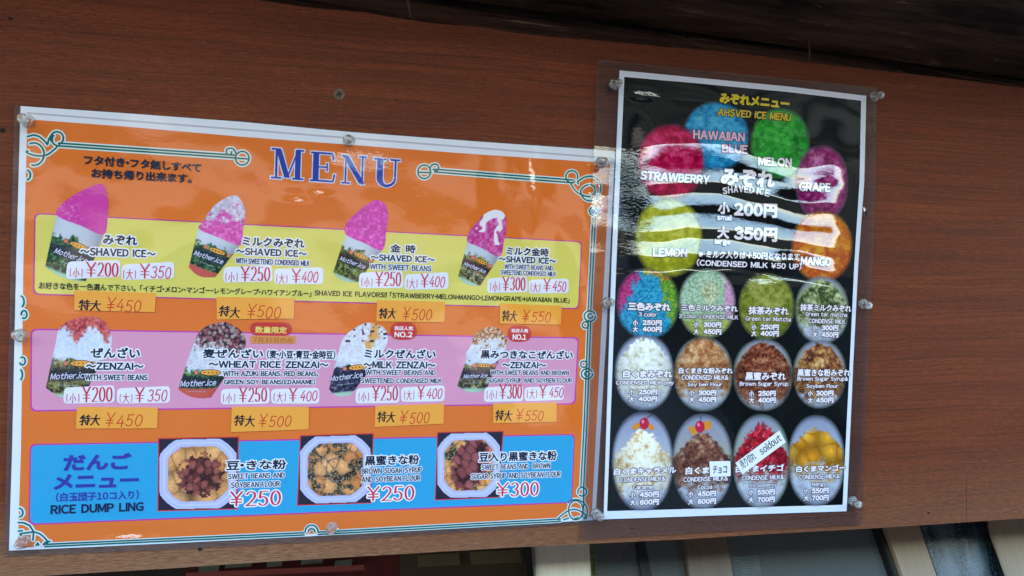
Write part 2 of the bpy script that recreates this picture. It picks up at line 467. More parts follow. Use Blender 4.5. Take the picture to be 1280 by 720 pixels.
# ------------------------------------------------------------------ numpy noise for the printed photographs
def hsh(i, j, s):
    k = (i.astype(np.int64) * 374761393 + j.astype(np.int64) * 668265263 + s * 1442695041) & 0xffffffff
    k = ((k ^ (k >> 13)) * 1274126177) & 0xffffffff
    return ((k ^ (k >> 16)) & 0xffff) / 65535.0
def vn(x, y, s=0):
    i, j = np.floor(x), np.floor(y); fx, fy = x - i, y - j; fx = fx * fx * (3 - 2 * fx); fy = fy * fy * (3 - 2 * fy)
    return (hsh(i, j, s) * (1 - fx) + hsh(i + 1, j, s) * fx) * (1 - fy) + (hsh(i, j + 1, s) * (1 - fx) + hsh(i + 1, j + 1, s) * fx) * fy
def fbm(x, y, s=0, o=4):
    r = 0; a = .5; t = 0
    for k in range(o):
        r = r + a * vn(x, y, s + k * 17); t += a; a *= .6; x = x * 2.03; y = y * 2.03
    return r / t
def worley(x, y, s=0):
    i, j = np.floor(x), np.floor(y); d1 = np.full(x.shape, 9.); d2 = d1.copy(); idv = np.zeros(x.shape)
    for a in (-1, 0, 1):
        for b in (-1, 0, 1):
            px = i + a + hsh(i + a, j + b, s); py = j + b + hsh(i + a, j + b, s + 5)
            d = np.hypot(x - px, y - py); h = hsh(i + a, j + b, s + 9)
            near = d < d1; d2 = np.where(near, d1, np.minimum(d2, d)); idv = np.where(near, h, idv); d1 = np.minimum(d1, d)
    return d1, d2, idv
def C(c): return np.array([int(c[i:i + 2], 16) for i in (0, 2, 4)], float)
def ramp(t, stops):
    xs = [s[0] for s in stops]; cs = np.array([C(s[1]) for s in stops])
    return np.stack([np.interp(t, xs, cs[:, k]) for k in range(3)], -1)
def mixc(a, b, t): t = np.clip(t, 0, 1)[..., None]; return a * (1 - t) + b * t
def inside(px, py, poly):
    r = np.zeros(px.shape, bool); n_ = len(poly)
    for i in range(n_):
        x1, y1 = poly[i - 1]; x2, y2 = poly[i]
        if y1 == y2: continue
        c = ((y1 > py) != (y2 > py)) & (px < (x2 - x1) * (py - y1) / (y2 - y1) + x1); r ^= c
    return r
def smooth_poly(pts, k=5):
    out = []; n_ = len(pts)
    for i in range(n_):
        p0, p1, p2, p3 = (np.array(pts[(i + j - 1) % n_], float) for j in range(4))
        for t in np.linspace(0, 1, k, endpoint=False):
            out.append(tuple(.5 * ((2 * p1) + (-p0 + p2) * t + (2 * p0 - 5 * p1 + 4 * p2 - p3) * t * t + (-p0 + 3 * p1 - 3 * p2 + p3) * t ** 3)))
    return out

def picture(name, bbox, fn, z, parent, side, base, step=.7, alpha=False):
    """a printed photograph: fine mesh whose ink colours are computed; fn(x, y) -> rgb 0..255, mask/alpha 0..1"""
    x0, y0, x1, y1 = bbox; xs = np.arange(x0, x1 + step, step); ys = np.arange(y0, y1 + step, step)
    px, py = np.meshgrid(xs, ys); rgb, a = fn(px, py)
    rgb = np.clip(rgb, 0, 255) / 255.; lin = np.where(rgb <= .04045, rgb / 12.92, ((rgb + .055) / 1.055) ** 2.4)
    X, Y = PA(px, py); H_, W_ = px.shape
    idx = np.arange(H_ * W_).reshape(H_, W_)
    q = np.stack([idx[1:, :-1], idx[1:, 1:], idx[:-1, 1:], idx[:-1, :-1]], -1).reshape(-1, 4)
    af = a.reshape(-1); keep = (af[q].max(1) > .01) if alpha else (af[q].mean(1) > .5); q = q[keep]
    used = np.unique(q); rem = -np.ones(H_ * W_, int); rem[used] = np.arange(len(used)); q = rem[q]
    co = np.stack([(X.reshape(-1)[used] - base[0]) * .001, (Y.reshape(-1)[used] - base[1]) * .001, np.full(len(used), z * .001)], -1)
    me = bpy.data.meshes.new(name); me.vertices.add(len(used)); me.vertices.foreach_set('co', co.ravel())
    me.loops.add(len(q) * 4); me.loops.foreach_set('vertex_index', q.ravel().astype(np.int32))
    me.polygons.add(len(q)); me.polygons.foreach_set('loop_start', np.arange(0, len(q) * 4, 4, dtype=np.int32))
    me.update(calc_edges=True)
    ca = me.color_attributes.new('ink', 'FLOAT_COLOR', 'POINT')
    al = af[used] if alpha else np.ones(len(used))
    ca.data.foreach_set('color', np.concatenate([lin.reshape(-1, 3)[used], al[:, None]], 1).astype(np.float32).ravel())
    return link(name, me, ink_attr(side, alpha), parent)
#@@LARGE
# ------------------------------------------------------------------ ground, shop front, eave
def world_box(name, x0, x1, y0, y1, z0, z1, mat, parent=None, bev=0.0):
    bm = bmesh.new(); bmesh.ops.create_cube(bm, size=1)
    for v in bm.verts:
        v.co = ((x0 + x1) / 2 + v.co.x * (x1 - x0), (y0 + y1) / 2 + v.co.y * (y1 - y0), (z0 + z1) / 2 + v.co.z * (z1 - z0))
    if bev: bmesh.ops.bevel(bm, geom=bm.edges[:], offset=bev, segments=2, affect='EDGES')
    me = bpy.data.meshes.new(name); bm.to_mesh(me); bm.free()
    return link(name, me, mat, parent)

GZ = -1.45
gm = simple('worn_asphalt', (122, 109, 99), .85, noise=(3.0, (1, 1, 1), .75, 1.15))
me = bpy.data.meshes.new('ground'); S = 400
me.from_pydata([(-S, -S, GZ), (S, -S, GZ), (S, S, GZ), (-S, S, GZ)], [], [(0, 1, 2, 3)])
setp(link('ground', me, gm), kind='structure')

dark_beam = bpy.data.materials.new('weathered_dark_timber'); w = NT(dark_beam); b = w.add('BsdfPrincipled')
tc = w.add('TexCoord'); v = w.mapv(tc.outputs['Object'], (1, 1, 1), rot=(0, math.radians(-1.5), 0))
g1 = w.noise(w.mapv(v, (2.2, 20, 60)), 1.6, 5, .65); g2 = w.noise(w.mapv(v, (9, 60, 240)), 1.0, 4, .7)
cc = w.mix(w.ramp(g1, [(.40, 0.0), (.68, 1.0)]), srgb((34, 23, 19)), srgb((112, 80, 62)))
cc = w.mix(w.ramp(g2, [(.60, 0.0), (.70, .7)]), cc, srgb((176, 142, 118)))
w.L(cc, b.inputs['Base Color']); b.inputs['Roughness'].default_value = .7; b.inputs['Specular IOR Level'].default_value = .2
bp = w.add('Bump'); bp.inputs['Strength'].default_value = .8; bp.inputs['Distance'].default_value = .004
w.L(w.math('ADD', g1, g2), bp.inputs['Height']); w.L(bp.outputs[0], b.inputs['Normal']); w.L(b.outputs[0], w.out.inputs[0])

# board outline (top edge sawn a little unevenly), 12 mm plywood
TOP = [(1330, 118), (1280, 110), (1180, 97), (1090, 87), (1013, 78.7), (960, 71), (900, 64), (833, 58.5), (744, 50), (700, 47), (654, 42.5), (620, 37),
       (587, 32.5), (540, 29), (501, 23), (480, 20), (458, 15.5), (400, 10.5), (375, 7.5), (320, 0), (200, -14), (60, -30), (-60, -42)]
BOT = [(-60, 727), (60, 719.5), (140, 714.7), (210, 710.7), (330, 702.5), (460, 695), (580, 688), (640, 684.5), (735, 679.8), (852, 674.3), (960, 667.6), (1099, 660), (1280, 648), (1330, 645)]
wood = wood_mat()
root = empty('signboard', MB.copy(), 'red-brown plywood board behind both ice menus, fixed under the dark beam', 'board')
tp, bt = [P(*p) for p in TOP][::-1], [P(*p) for p in BOT]
outl = [(tp[0][0] - 600, tp[0][1] + 6)] + tp + [(tp[-1][0] + 600, tp[-1][1] - 4), (bt[-1][0] + 600, bt[-1][1] + 3)] + bt[::-1] + [(bt[0][0] - 600, bt[0][1] - 3)]
slab('panel', outl, -12, 0, wood, root, (0, 0))
hole = simple('dark_hole', (22, 14, 10), .9)
hl = None
for k, (px, py, r) in enumerate([(1160.5, 641.5, 1.1), (790, 660.5, .9), (250, 686.5, 1.3), (13, 23, 1.2), (3, 163, 1.6), (744, 147, .7)]):
    s = Sheet(); X, Y = P(px, py)
    s.poly([(X + r * (1 + .25 * math.sin(3 * a + k)) * math.cos(a) * 1.3, Y + r * math.sin(a)) for a in [i * math.pi / 6 for i in range(12)]], .03)
    s.build('nail_hole', hole, root)

s = Sheet(); s.poly([P(1207.6, 598), P(1208.0, 598), P(1208.8, 651.5), P(1208.2, 651.5)], .03); s.build('hairline_crack', hole, root)
def kx(px, py, yw):
    """world point where the sight line of a photo pixel meets the upright plane y = yw"""
    o = cam.matrix_world.translation; d = ray_world(px, py); t = (yw - o.y) / d.y
    return o + d * t

# beam the board hangs from, and eave boards running out over the viewer's head
BT = mm(200, 345); ztop = max(mm(*P(*p)).z for p in TOP)
yb = mm(200, 330).y
bm_root = empty('eave_beam', Matrix.Translation((0, yb, ztop)), 'dark weathered timber beam above the plywood board', 'beam')
bm = bmesh.new()
nx, nz = 120, 36
rows = []
for j in range(nz + 1):
    row = []
    for i in range(nx + 1):
        x = -1.0 + 2.6 * i / nx; t = j / nz; z = -.03 + .34 * t
        y = .045 + .010 * math.tanh(6 * math.sin(t * 26 + .5 * x)) + .004 * math.sin(x * 5 + t * 23) - .03 * t
        row.append(bm.verts.new((x, y, z)))
    rows.append(row)
for j in range(nz):
    for i in range(nx): bm.faces.new((rows[j][i], rows[j][i + 1], rows[j + 1][i + 1], rows[j + 1][i]))
r_ = bmesh.ops.extrude_face_region(bm, geom=bm.faces[:])
for e in r_['geom']:
    if isinstance(e, bmesh.types.BMVert): e.co.y += .12
bmesh.ops.recalc_face_normals(bm, faces=bm.faces)
me = bpy.data.meshes.new('timber'); bm.to_mesh(me); bm.free(); link('timber', me, dark_beam, bm_root, smooth=True)
# splinter hanging down
splm = simple('pale_splinter', (128, 104, 84), .8)
def tube(name, pts, rad, mat, parent=None, k=6, taper=1.0):
    bm = bmesh.new(); rings = []
    for i, p in enumerate(pts):
        p = Vector(p); d = (Vector(pts[min(i + 1, len(pts) - 1)]) - Vector(pts[max(i - 1, 0)])).normalized()
        a = d.orthogonal().normalized(); bb = d.cross(a); rr = rad * (1 - (1 - taper) * i / (len(pts) - 1))
        rings.append([bm.verts.new(p + a * rr * math.cos(2 * math.pi * j / k) + bb * rr * math.sin(2 * math.pi * j / k)) for j in range(k)])
    for r1, r2 in zip(rings, rings[1:]):
        for j in range(k): bm.faces.new((r1[j], r1[(j + 1) % k], r2[(j + 1) % k], r2[j]))
    bm.faces.new(rings[0][::-1]); bm.faces.new(rings[-1])
    me = bpy.data.meshes.new(name); bm.to_mesh(me); bm.free()
    return link(name, me, mat, parent, smooth=True)
for (a, c_, r, ta) in (((508, -4), (513, 21), .0014, .5), ((1010, 42), (1012, 76), .0007, .6), ((878, 57), (884, 62), .0004, .5), ((498, 17), (503, 23), .0004, .5)):
    p, q = kx(*a, yb + .02), kx(*c_, yb + .015)
    t_ = tube('splinter', [p - bm_root.location, (p + q) / 2 - bm_root.location + Vector((.0008, 0, 0)), q - bm_root.location], r, splm, bm_root, taper=ta)

eave_mat = simple('dark_eave_boards', (60, 44, 36), .7, noise=(2, (1, 20, 1), .6, 1.2))
er = empty('roof_eave', Matrix.Translation((0, yb, ztop)), 'dark boarded eave reaching out over the menu board', 'eave')
EAVE_D, EAVE_Z0, EAVE_Z1 = .66, .08, .01
for i in range(6):
    y1 = .03 - EAVE_D * i / 6; y0 = .03 - EAVE_D * (i + 1) / 6 + .004
    zz = EAVE_Z0 + (EAVE_Z1 - EAVE_Z0) * (i + .5) / 6
    world_box('eave_board', -3.2, 3.6, y0, y1, zz, zz + .03, dark_beam, er)
world_box('fascia', -3.2, 3.6, -EAVE_D, .03 - EAVE_D, EAVE_Z1 - .01, EAVE_Z1 + .14, eave_mat, er)
world_box('roof_slab', -3.2, 3.6, -EAVE_D + .05, 2.2, EAVE_Z0 + .22, EAVE_Z0 + .30, eave_mat, er)
world_box('roof_end', -3.2, 3.6, 2.0, 2.1, -1.9, EAVE_Z0 + .2, eave_mat, er)
# clipped hedge put out of view beyond the path to darken the glossy reflections
hm = simple('dark_added_hedge', (26, 29, 24), .8, noise=(14, (1, 1, 1), .4, 1.5))
hb = bmesh.new(); bmesh.ops.create_cube(hb, size=1)
for v_ in hb.verts: v_.co = (v_.co.x * 60, v_.co.y * .8, v_.co.z * 1.5 + .75)
bmesh.ops.subdivide_edges(hb, edges=hb.edges[:], cuts=40, use_grid_fill=True)
rh = random.Random(5)
for v_ in hb.verts: v_.co += Vector((rh.uniform(-.04, .04), rh.uniform(-.06, .06), rh.uniform(-.04, .05)))
me = bpy.data.meshes.new('added_hedge'); hb.to_mesh(me); hb.free()
o = link('added_hedge', me, hm); o.location = (0, -4.6, GZ); setp(o, 'dark clipped hedge out of view across the path, put in to darken reflections in the glossy menus', 'added_hedge')
o2 = link('added_hedge', me.copy(), hm); o2.data.materials.clear(); o2.data.materials.append(hm); o2.scale = (.075, 3.2, .30); o2.location = (4.2, -2.75, GZ)  # low copy, also added unseen, keeps bright ground out of the black menu
setp(o2, 'low dark hedge out of view on the right, put in to darken reflections in the black menu', 'added_hedge')

# ---- sliding doors and things behind the board's lower edge
yd = mm(200, -20).y + .10
def strip(name, xt, xb, mat, dy, parent, depth=.02, ytop=640, ybot=745):
    """upright member between two pixel columns given at y=660 and y=720, dy behind the door plane"""
    pts = []
    for (xx, yy) in ((xt[0], 660), (xt[1], 660), (xb[1], 720), (xb[0], 720)):
        pts.append(kx(xx, yy, yd + dy))
    tl, tr, br, bl = pts
    ext = 1.2
    tl = bl + (tl - bl) * (1 + ext); tr = br + (tr - br) * (1 + ext)
    dl, dr = (bl - tl).normalized(), (br - tr).normalized(); bl = bl + dl * 1.0; br = br + dr * 1.0; tl = tl - dl * .12; tr = tr - dr * .12
    bm = bmesh.new(); vs = [bm.verts.new(p) for p in (tl, tr, br, bl)] + [bm.verts.new(p + Vector((0, depth, 0))) for p in (tl, tr, br, bl)]
    for f in ((3, 2, 1, 0), (4, 5, 6, 7), (0, 1, 5, 4), (2, 3, 7, 6), (1, 2, 6, 5), (3, 0, 4, 7)): bm.faces.new([vs[i] for i in f])
    if depth > .01: bmesh.ops.bevel(bm, geom=bm.edges[:], offset=.0012, segments=2, affect='EDGES')
    bmesh.ops.recalc_face_normals(bm, faces=bm.faces)
    me = bpy.data.meshes.new(name); bm.to_mesh(me); bm.free()
    return link(name, me, mat, parent)

def grained(name, c1, c2, sc_=(80, 80, 3), rough=.5, metal=0):
    m = bpy.data.materials.new(name); w = NT(m); b = w.add('BsdfPrincipled'); tc = w.add('TexCoord')
    nz = w.noise(w.mapv(tc.outputs['Object'], sc_), 4, 4, .6)
    w.L(w.mix(w.ramp(nz, [(.3, 0.0), (.7, 1.0)]), srgb(c1), srgb(c2)), b.inputs['Base Color'])
    b.inputs['Roughness'].default_value = rough; b.inputs['Metallic'].default_value = metal
    w.L(b.outputs[0], w.out.inputs[0]); return m

def mesh_screen_mat():
    m = bpy.data.materials.new('grey_insect_mesh'); w = NT(m); tc = w.add('TexCoord')
    v = w.mapv(tc.outputs['Object'], (1000, 1000, 1000)); sp = w.add('SeparateXYZ'); w.L(v, sp.inputs[0])
    def lines(s, p, k): return w.math('LESS_THAN', w.math('FRACT', w.math('DIVIDE', s, p)), k)
    a = w.math('MAXIMUM', lines(sp.outputs[0], 1.45, .36), lines(sp.outputs[2], 1.45, .36))
    d = w.add('BsdfDiffuse'); d.inputs[0].default_value = (.15, .165, .165, 1)
    t = w.add('BsdfTransparent'); mx = w.add('MixShader'); w.L(a, mx.inputs[0]); w.L(t.outputs[0], mx.inputs[1]); w.L(d.outputs[0], mx.inputs[2])
    w.L(mx.outputs[0], w.out.inputs[0]); return m
beige = grained('beige_aluminium', (136, 112, 84), (150, 126, 98))
taupe = grained('taupe_aluminium', (98, 82, 66), (116, 98, 78))
cream = grained('cream_post', (218, 206, 178), (228, 216, 192))
black = simple('flat_black', (20, 19, 18), .6)
meshm = mesh_screen_mat()

d1 = empty('screen_door', Matrix.Identity(4), 'insect screen door with taupe frame, below the tall black menu', 'screen door')
strip('stile', (853, 907), (861, 918), taupe, 0, d1)
strip('stile', (794, 802), (803, 814), black, .004, d1)
strip('mesh_panel', (740, 853), (745, 861), meshm, .008, d1, depth=.0004)
strip('mesh_panel', (907, 1097), (918, 1118), meshm, .008, d1, depth=.0004)
strip('dark_strip', (1097, 1106), (1118, 1127), black, -.002, d1)  # black strip drawn in for the shaded gap between the doors
d2 = empty('sliding_door', Matrix.Identity(4), 'sliding door with beige frame and patterned dark glass at the lower right', 'sliding door')
strip('stile', (1106, 1151), (1127, 1172), beige, -.006, d2)
strip('dark_strip', (1239, 1243), (1264, 1268), black, -.004, d2)
strip('stile', (1243, 1310), (1268, 1330), beige, -.006, d2)
gl = bpy.data.materials.new('patterned_dark_glass'); w = NT(gl); b = w.add('BsdfPrincipled'); tc = w.add('TexCoord')
ob = tc.outputs['Object']
n1 = w.noise(w.mapv(ob, (60, 60, 14)), 1, 4, .6); n2 = w.noise(ob, 700, 3, .6)
cg = w.mix(w.ramp(n1, [(.42, 0.0), (.62, 1.0)]), srgb((22, 34, 42)), srgb((70, 84, 90)))
cg = w.mix(w.ramp(n2, [(.55, 0.0), (.75, .7)]), cg, srgb((118, 146, 158)))
w.L(cg, b.inputs['Base Color']); b.inputs['Roughness'].default_value = .15
bp = w.add('Bump'); bp.inputs['Strength'].default_value = .6; bp.inputs['Distance'].default_value = .0006; w.L(n2, bp.inputs['Height']); w.L(bp.outputs[0], b.inputs['Normal'])
w.L(b.outputs[0], w.out.inputs[0])
strip('glass_pane', (1151, 1239), (1172, 1264), gl, .006, d2, depth=.004)
post = strip('door_post', (675, 736), (683, 739), cream, -.01, None, depth=.04)
setp(post, 'cream upright post under the gap between the two menus', 'post')
bar = strip('door_post', (666, 673), (674, 681), black, .0, None, depth=.04)
setp(bar, 'thin black strip left of the cream post', 'strip')

# what can be made out behind the screens
def pane_at(name, c, dy, mat, label, cat, depth=.02, parent=None):
    pts = [kx(x, y, yd + dy) for x, y in c]
    bm = bmesh.new(); vs = [bm.verts.new(p) for p in pts] + [bm.verts.new(p + Vector((0, depth, 0))) for p in pts]
    for f in ((3, 2, 1, 0), (4, 5, 6, 7), (0, 1, 5, 4), (2, 3, 7, 6), (1, 2, 6, 5), (3, 0, 4, 7)): bm.faces.new([vs[i] for i in f])
    bmesh.ops.recalc_face_normals(bm, faces=bm.faces)
    me = bpy.data.meshes.new(name); bm.to_mesh(me); bm.free(); o = link(name, me, mat, parent)
    if label: setp(o, label, cat)
    return o
# room behind the doors
rm = empty('shop_interior', Matrix.Identity(4), 'dim shop room seen in the gap below the board', 'room')
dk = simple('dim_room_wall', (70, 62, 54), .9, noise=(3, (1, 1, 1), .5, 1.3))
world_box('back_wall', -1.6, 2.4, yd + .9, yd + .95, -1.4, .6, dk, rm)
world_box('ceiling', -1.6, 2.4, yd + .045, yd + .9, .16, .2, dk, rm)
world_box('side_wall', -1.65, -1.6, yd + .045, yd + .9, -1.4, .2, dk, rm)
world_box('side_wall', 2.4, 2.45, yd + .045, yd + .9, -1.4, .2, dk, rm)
signw = grained('brown_signboard', (126, 88, 58), (146, 104, 70), (8, 8, 60))
sg = pane_at('hanging_sign', [(742, 655), (795, 655), (806, 740), (750, 740)], .05, signw, 'brown sign with orange handwriting behind the screen, right of the cream post', 'sign')
grn = simple('green_print', (74, 112, 52), .6)
pane_at('green_stripe', [(758, 707), (798, 699), (799, 706), (760, 716)], .0485, grn, None, None, .001, sg)
orr = simple('orange_paint', (206, 92, 40), .6)
for q in ([(768, 684), (766, 700), (772, 702), (774, 690)], [(774, 700), (780, 686), (786, 702)], [(778, 682), (790, 690), (794, 680)], [(764, 680), (776, 682), (790, 678)], [(786, 700), (792, 688), (797, 698)]):
    tube('brush_writing', [kx(x, y, yd + .0488) for x, y in q], .0011, orr, sg)
gs = pane_at('patterned_strip', [(735, 655), (742, 655), (746, 725), (739, 725)], .03, simple('green_yellow_strip', (140, 156, 84), .6, noise=(40, (1, 1, 8), .4, 1.4)), 'narrow green and yellow strip beside the cream post', 'strip')
pb = pane_at('cloth', [(915, 696), (948, 694), (956, 745), (920, 745)], .05, simple('pale_cloth', (206, 220, 226), .9, noise=(120, (1, 1, 1), .5, 1.1)), 'pale cloth behind the insect screen', 'cloth', .01)
red = simple('dark_red_pack', (120, 44, 34), .6, noise=(20, (1, 1, 1), .6, 1.2))
pl_ = simple('pale_green_pack', (168, 172, 140), .6, noise=(20, (1, 1, 1), .6, 1.2))
brd = simple('brown_panel', (104, 86, 60), .7, noise=(12, (1, 1, 1), .6, 1.2))
o = pane_at('display_box', [(230, 690), (498, 680), (500, 745), (232, 750)], .20, red, 'dark red box with pale patches, low behind the board at left', 'box', .05)
for (x, y, ww, hh) in ((262, 712, 26, 12), (300, 704, 34, 8), (345, 702, 20, 10), (392, 699, 28, 9), (430, 706, 22, 10)):
    pane_at('patch', [(x - ww / 2, y - hh / 2), (x + ww / 2, y - hh / 2 - 2), (x + ww / 2 - 3, y + hh / 2), (x - ww / 2 - 2, y + hh / 2 + 2)], .198, pl_, None, None, .001, o)
pane_at('shelf_rail', [(232, 716), (455, 706), (456, 712), (233, 722)], .17, simple('salmon_rail', (196, 96, 82), .5), 'salmon red rail across the display box', 'rail', .01)
o = pane_at('cupboard', [(500, 680), (664, 672), (668, 745), (502, 750)], .19, brd, 'brown cupboard left of the cream post', 'cupboard', .05)
for q in ([(522, 694), (574, 691), (575, 706), (523, 709)], [(588, 690), (650, 687), (652, 703), (590, 706)]):
    pane_at('door_panel', q, .186, simple('cupboard_panel', (134, 114, 78), .7, noise=(12, (1, 1, 1), .8, 1.1)), None, None, .003, o)

#@@POSTERS
# ------------------------------------------------------------------ left poster: A3 sheet
B1 = P(12, 687)
M1 = MB @ Matrix.Translation((B1[0] * .001, B1[1] * .001, .0009))
LP = empty('wide_menu_poster', M1, 'wide orange laminated menu with rows of cups and bowls, pinned at left', 'menu poster')
q = lambda pts: [P(*p) for p in pts]
slab('pouch_edge', q([(19, 132), (150, 140), (300, 151), (440, 164), (600, 176), (771, 187), (757, 430), (746, 653), (560, 666), (390, 677), (200, 687), (6, 695), (9, 560), (14, 330)]), .02, .2, film_mat('left'), LP, B1)
slab('paper', q([(26.5, 133), (150, 141.5), (300, 152.5), (440, 165.5), (600, 177.5), (768, 189), (757, 420), (743.5, 649.3), (560, 660.3), (390, 669.5), (200, 679), (12, 687.5), (16, 560), (21, 330)]), .2, .34, ink('e2e2ec', 'left', name='white_paper'), LP, B1)
kw = dict(base=B1)
def panel(name, pts, color, z, side='left', parent=None, base=None, kind=None):
    s = Sheet(base or B1); s.poly(pts, z); return s.build(name, ink(color, side), parent or LP)
s_ = Sheet(B1)
for i_ in range(4):
    xa_, xb_ = 34 + i_ * 183, 34 + (i_ + 1) * 183; ya_, yb_ = 140.5 + (xa_ - 34) * .0775, 140.5 + (xb_ - 34) * .0775
    s_.poly(q([(xa_, ya_), (xb_, yb_), (xb_, yb_ + 2.2), (xa_, ya_ + 2.2)]), .38)
s_.build('margin_line', ink('bdb6c4'), LP)
panel('printed_ground', q([(35, 149.5), (150, 158), (300, 171), (440, 181.5), (600, 193.5), (762, 204), (750, 430), (739, 645.5), (560, 657.5), (390, 666.5), (200, 676), (23, 684), (27, 560), (30, 330)]), 'e27026', .40)

ORN = []
def ornament(lines, w_=1.0, hw=2.6, z=.46, name='border_ornament'):
    s = Sheet(B1)
    for ln in lines:
        pts = [P(x, y) for x, y in ln]
        for a, b_ in zip(pts, pts[1:]):
            nib_seg(s, a, b_, w_ * PXMM, w_ * PXMM, z + .05, 0)
            nib_seg(s, a, b_, hw * PXMM, hw * PXMM, z, 1)
    return s.build(name, [ink('0f5a58', 'left'), ink('cfe0dc', 'left')], LP)
def dbl(a, b_, g=1.7):
    dx, dy = b_[0] - a[0], b_[1] - a[1]; L = math.hypot(dx, dy); nx_, ny_ = -dy / L * g, dx / L * g
    return [[(a[0] + nx_, a[1] + ny_), (b_[0] + nx_, b_[1] + ny_)], [(a[0] - nx_, a[1] - ny_), (b_[0] - nx_, b_[1] - ny_)]]
sp = smooth_poly
def curve(pts, k=6): return smooth_poly(pts, k)[:(len(pts) - 1) * k + 1]
ornament(dbl((74, 181), (294, 196)) + [arc(303, 198, 8.5, 8.5, 0, 360, 20), [(295, 198), (311, 199)], curve([(295, 192), (291, 186), (284, 187), (284, 193), (289, 193), (290, 190)])])
ornament([arc(72, 173, 8, 8, 150, 430, 16), [(35.5, 171), (43, 169), (50, 171), (56, 176), (60, 181)], [(60, 181), (62, 174), (66, 168)], curve([(35.5, 189), (42, 194), (55, 195), (64, 191), (71, 182)]),
          arc(43, 193, 13, 14, -110, 100, 14), curve([(68, 170), (66, 176), (69, 181), (75, 182)]), arc(34.5, 219, 4.5, 6, -80, 80, 8)])
ornament(dbl((543, 213.5), (716, 227)) + [arc(530, 215, 8, 8.5, 0, 360, 20), [(522, 215.5), (538, 216)], curve([(537, 213), (539, 207), (545, 205.5), (548, 210), (545, 214), (541, 212)])])
ornament([arc(714, 221, 7.5, 7.5, 60, 380, 16), curve([(722, 230), (726, 224), (735, 220.5), (745, 223), (750, 232), (748, 244), (740, 251), (730, 249), (725, 240), (730, 233), (738, 231), (743, 236), (740, 243)]),
          curve([(714, 229), (718, 238), (727, 244), (737, 245)]), arc(741, 264, 5, 5, -60, 250, 12), arc(741, 264, 2, 2, 0, 300, 8)])
ornament(dbl((742, 270), (736, 389)) + dbl((736, 402), (731.5, 520)) + dbl((731.5, 520), (727, 608)) + [arc(736.5, 395, 7, 6.5, 0, 330, 14), arc(737, 395, 3, 3, 0, 300, 8), arc(731, 406, 4, 4, 0, 330, 10),
          arc(729, 455, 4, 4, 0, 330, 10), arc(733, 467, 7, 6.5, 0, 330, 14), arc(733, 467, 3, 3, 0, 300, 8)])
ornament([arc(727, 614, 5.5, 5.5, -200, 130, 12), [(728.5, 608), (729, 630), (727, 645)], curve([(698, 649), (706, 640), (716, 636), (726, 639), (730, 646)]), arc(719, 637, 9, 12, 0, 360, 20), curve([(710, 628), (722, 624), (732, 632), (733, 643), (729, 647)]),
          [(704, 649), (710, 647)], [(716, 648.5), (722, 646)]])
ornament(dbl((57, 681), (380, 666.5), 1.4) + dbl((398, 665.8), (700, 649.5), 1.4) + [arc(389.5, 664, 8, 8.5, 180, 360, 12), arc(389.5, 664, 4, 4, 180, 360, 8)], hw=2.0)
ornament([arc(25, 640, 4.5, 5.5, -85, 85, 8), [(24, 652.5), (30, 652.5), (38, 656), (43, 664), (42, 674)], curve([(27, 668), (35, 665), (45, 664.5), (54, 669), (59, 678)]), [(24, 663), (29, 662.5)], arc(62, 681, 7, 5, 190, 280, 6), [(46, 680.5), (48, 678), (49, 680.5)]])
ornament([arc(27, 377, 4, 7, -85, 60, 8), arc(31, 393, 3.5, 5, -180, 120, 10)], hw=2.4)
ornament([arc(29, 451, 3.5, 5, -120, 150, 10), arc(25, 468, 4, 7, -60, 60, 8)], hw=2.4)

def bordered(name, c, fill, edge, bw=1.6, r=4.0, z=.52):
    o_ = rrect_px(c, r); s = Sheet(B1); s.poly(o_, z, 0)
    i_ = inset(o_, bw); s.poly(i_, z + .05, 1)
    return s.build(name, [ink(edge), ink(fill)], LP)
bordered('yellow_panel', [(43.5, 266), (727, 301.5), (723, 386.5), (42, 368.5)], 'dccb60', 'c23c86', 1.0)
bordered('purple_panel', [(39, 410.5), (723, 421.5), (718.5, 505), (38.5, 514)], 'da92b0', 'c23aa4', 1.0)
bordered('blue_panel', [(38, 554.5), (718, 542), (714.5, 628), (36.5, 655.5)], '2a9ccc', 'b83c9c', 1.0)

DK = '1c2038'; RD = 'c8283c'; WH = 'e9e4ee'
def T(s, xl, xr, yb, h, color=DK, bold=.45, halo=1.3, **k): return lettering(s, xl, xr, yb, h, color, LP, bold=bold, halo=halo, base=B1, **k)
T('フタ付き・フタ無しすべて', 105.5, 251.5, 206, 12, yr=216, bold=.5, halo=0)
T('お持ち帰り出来ます。', 115, 240, 222.5, 12, yr=229.5, bold=.5, halo=0)

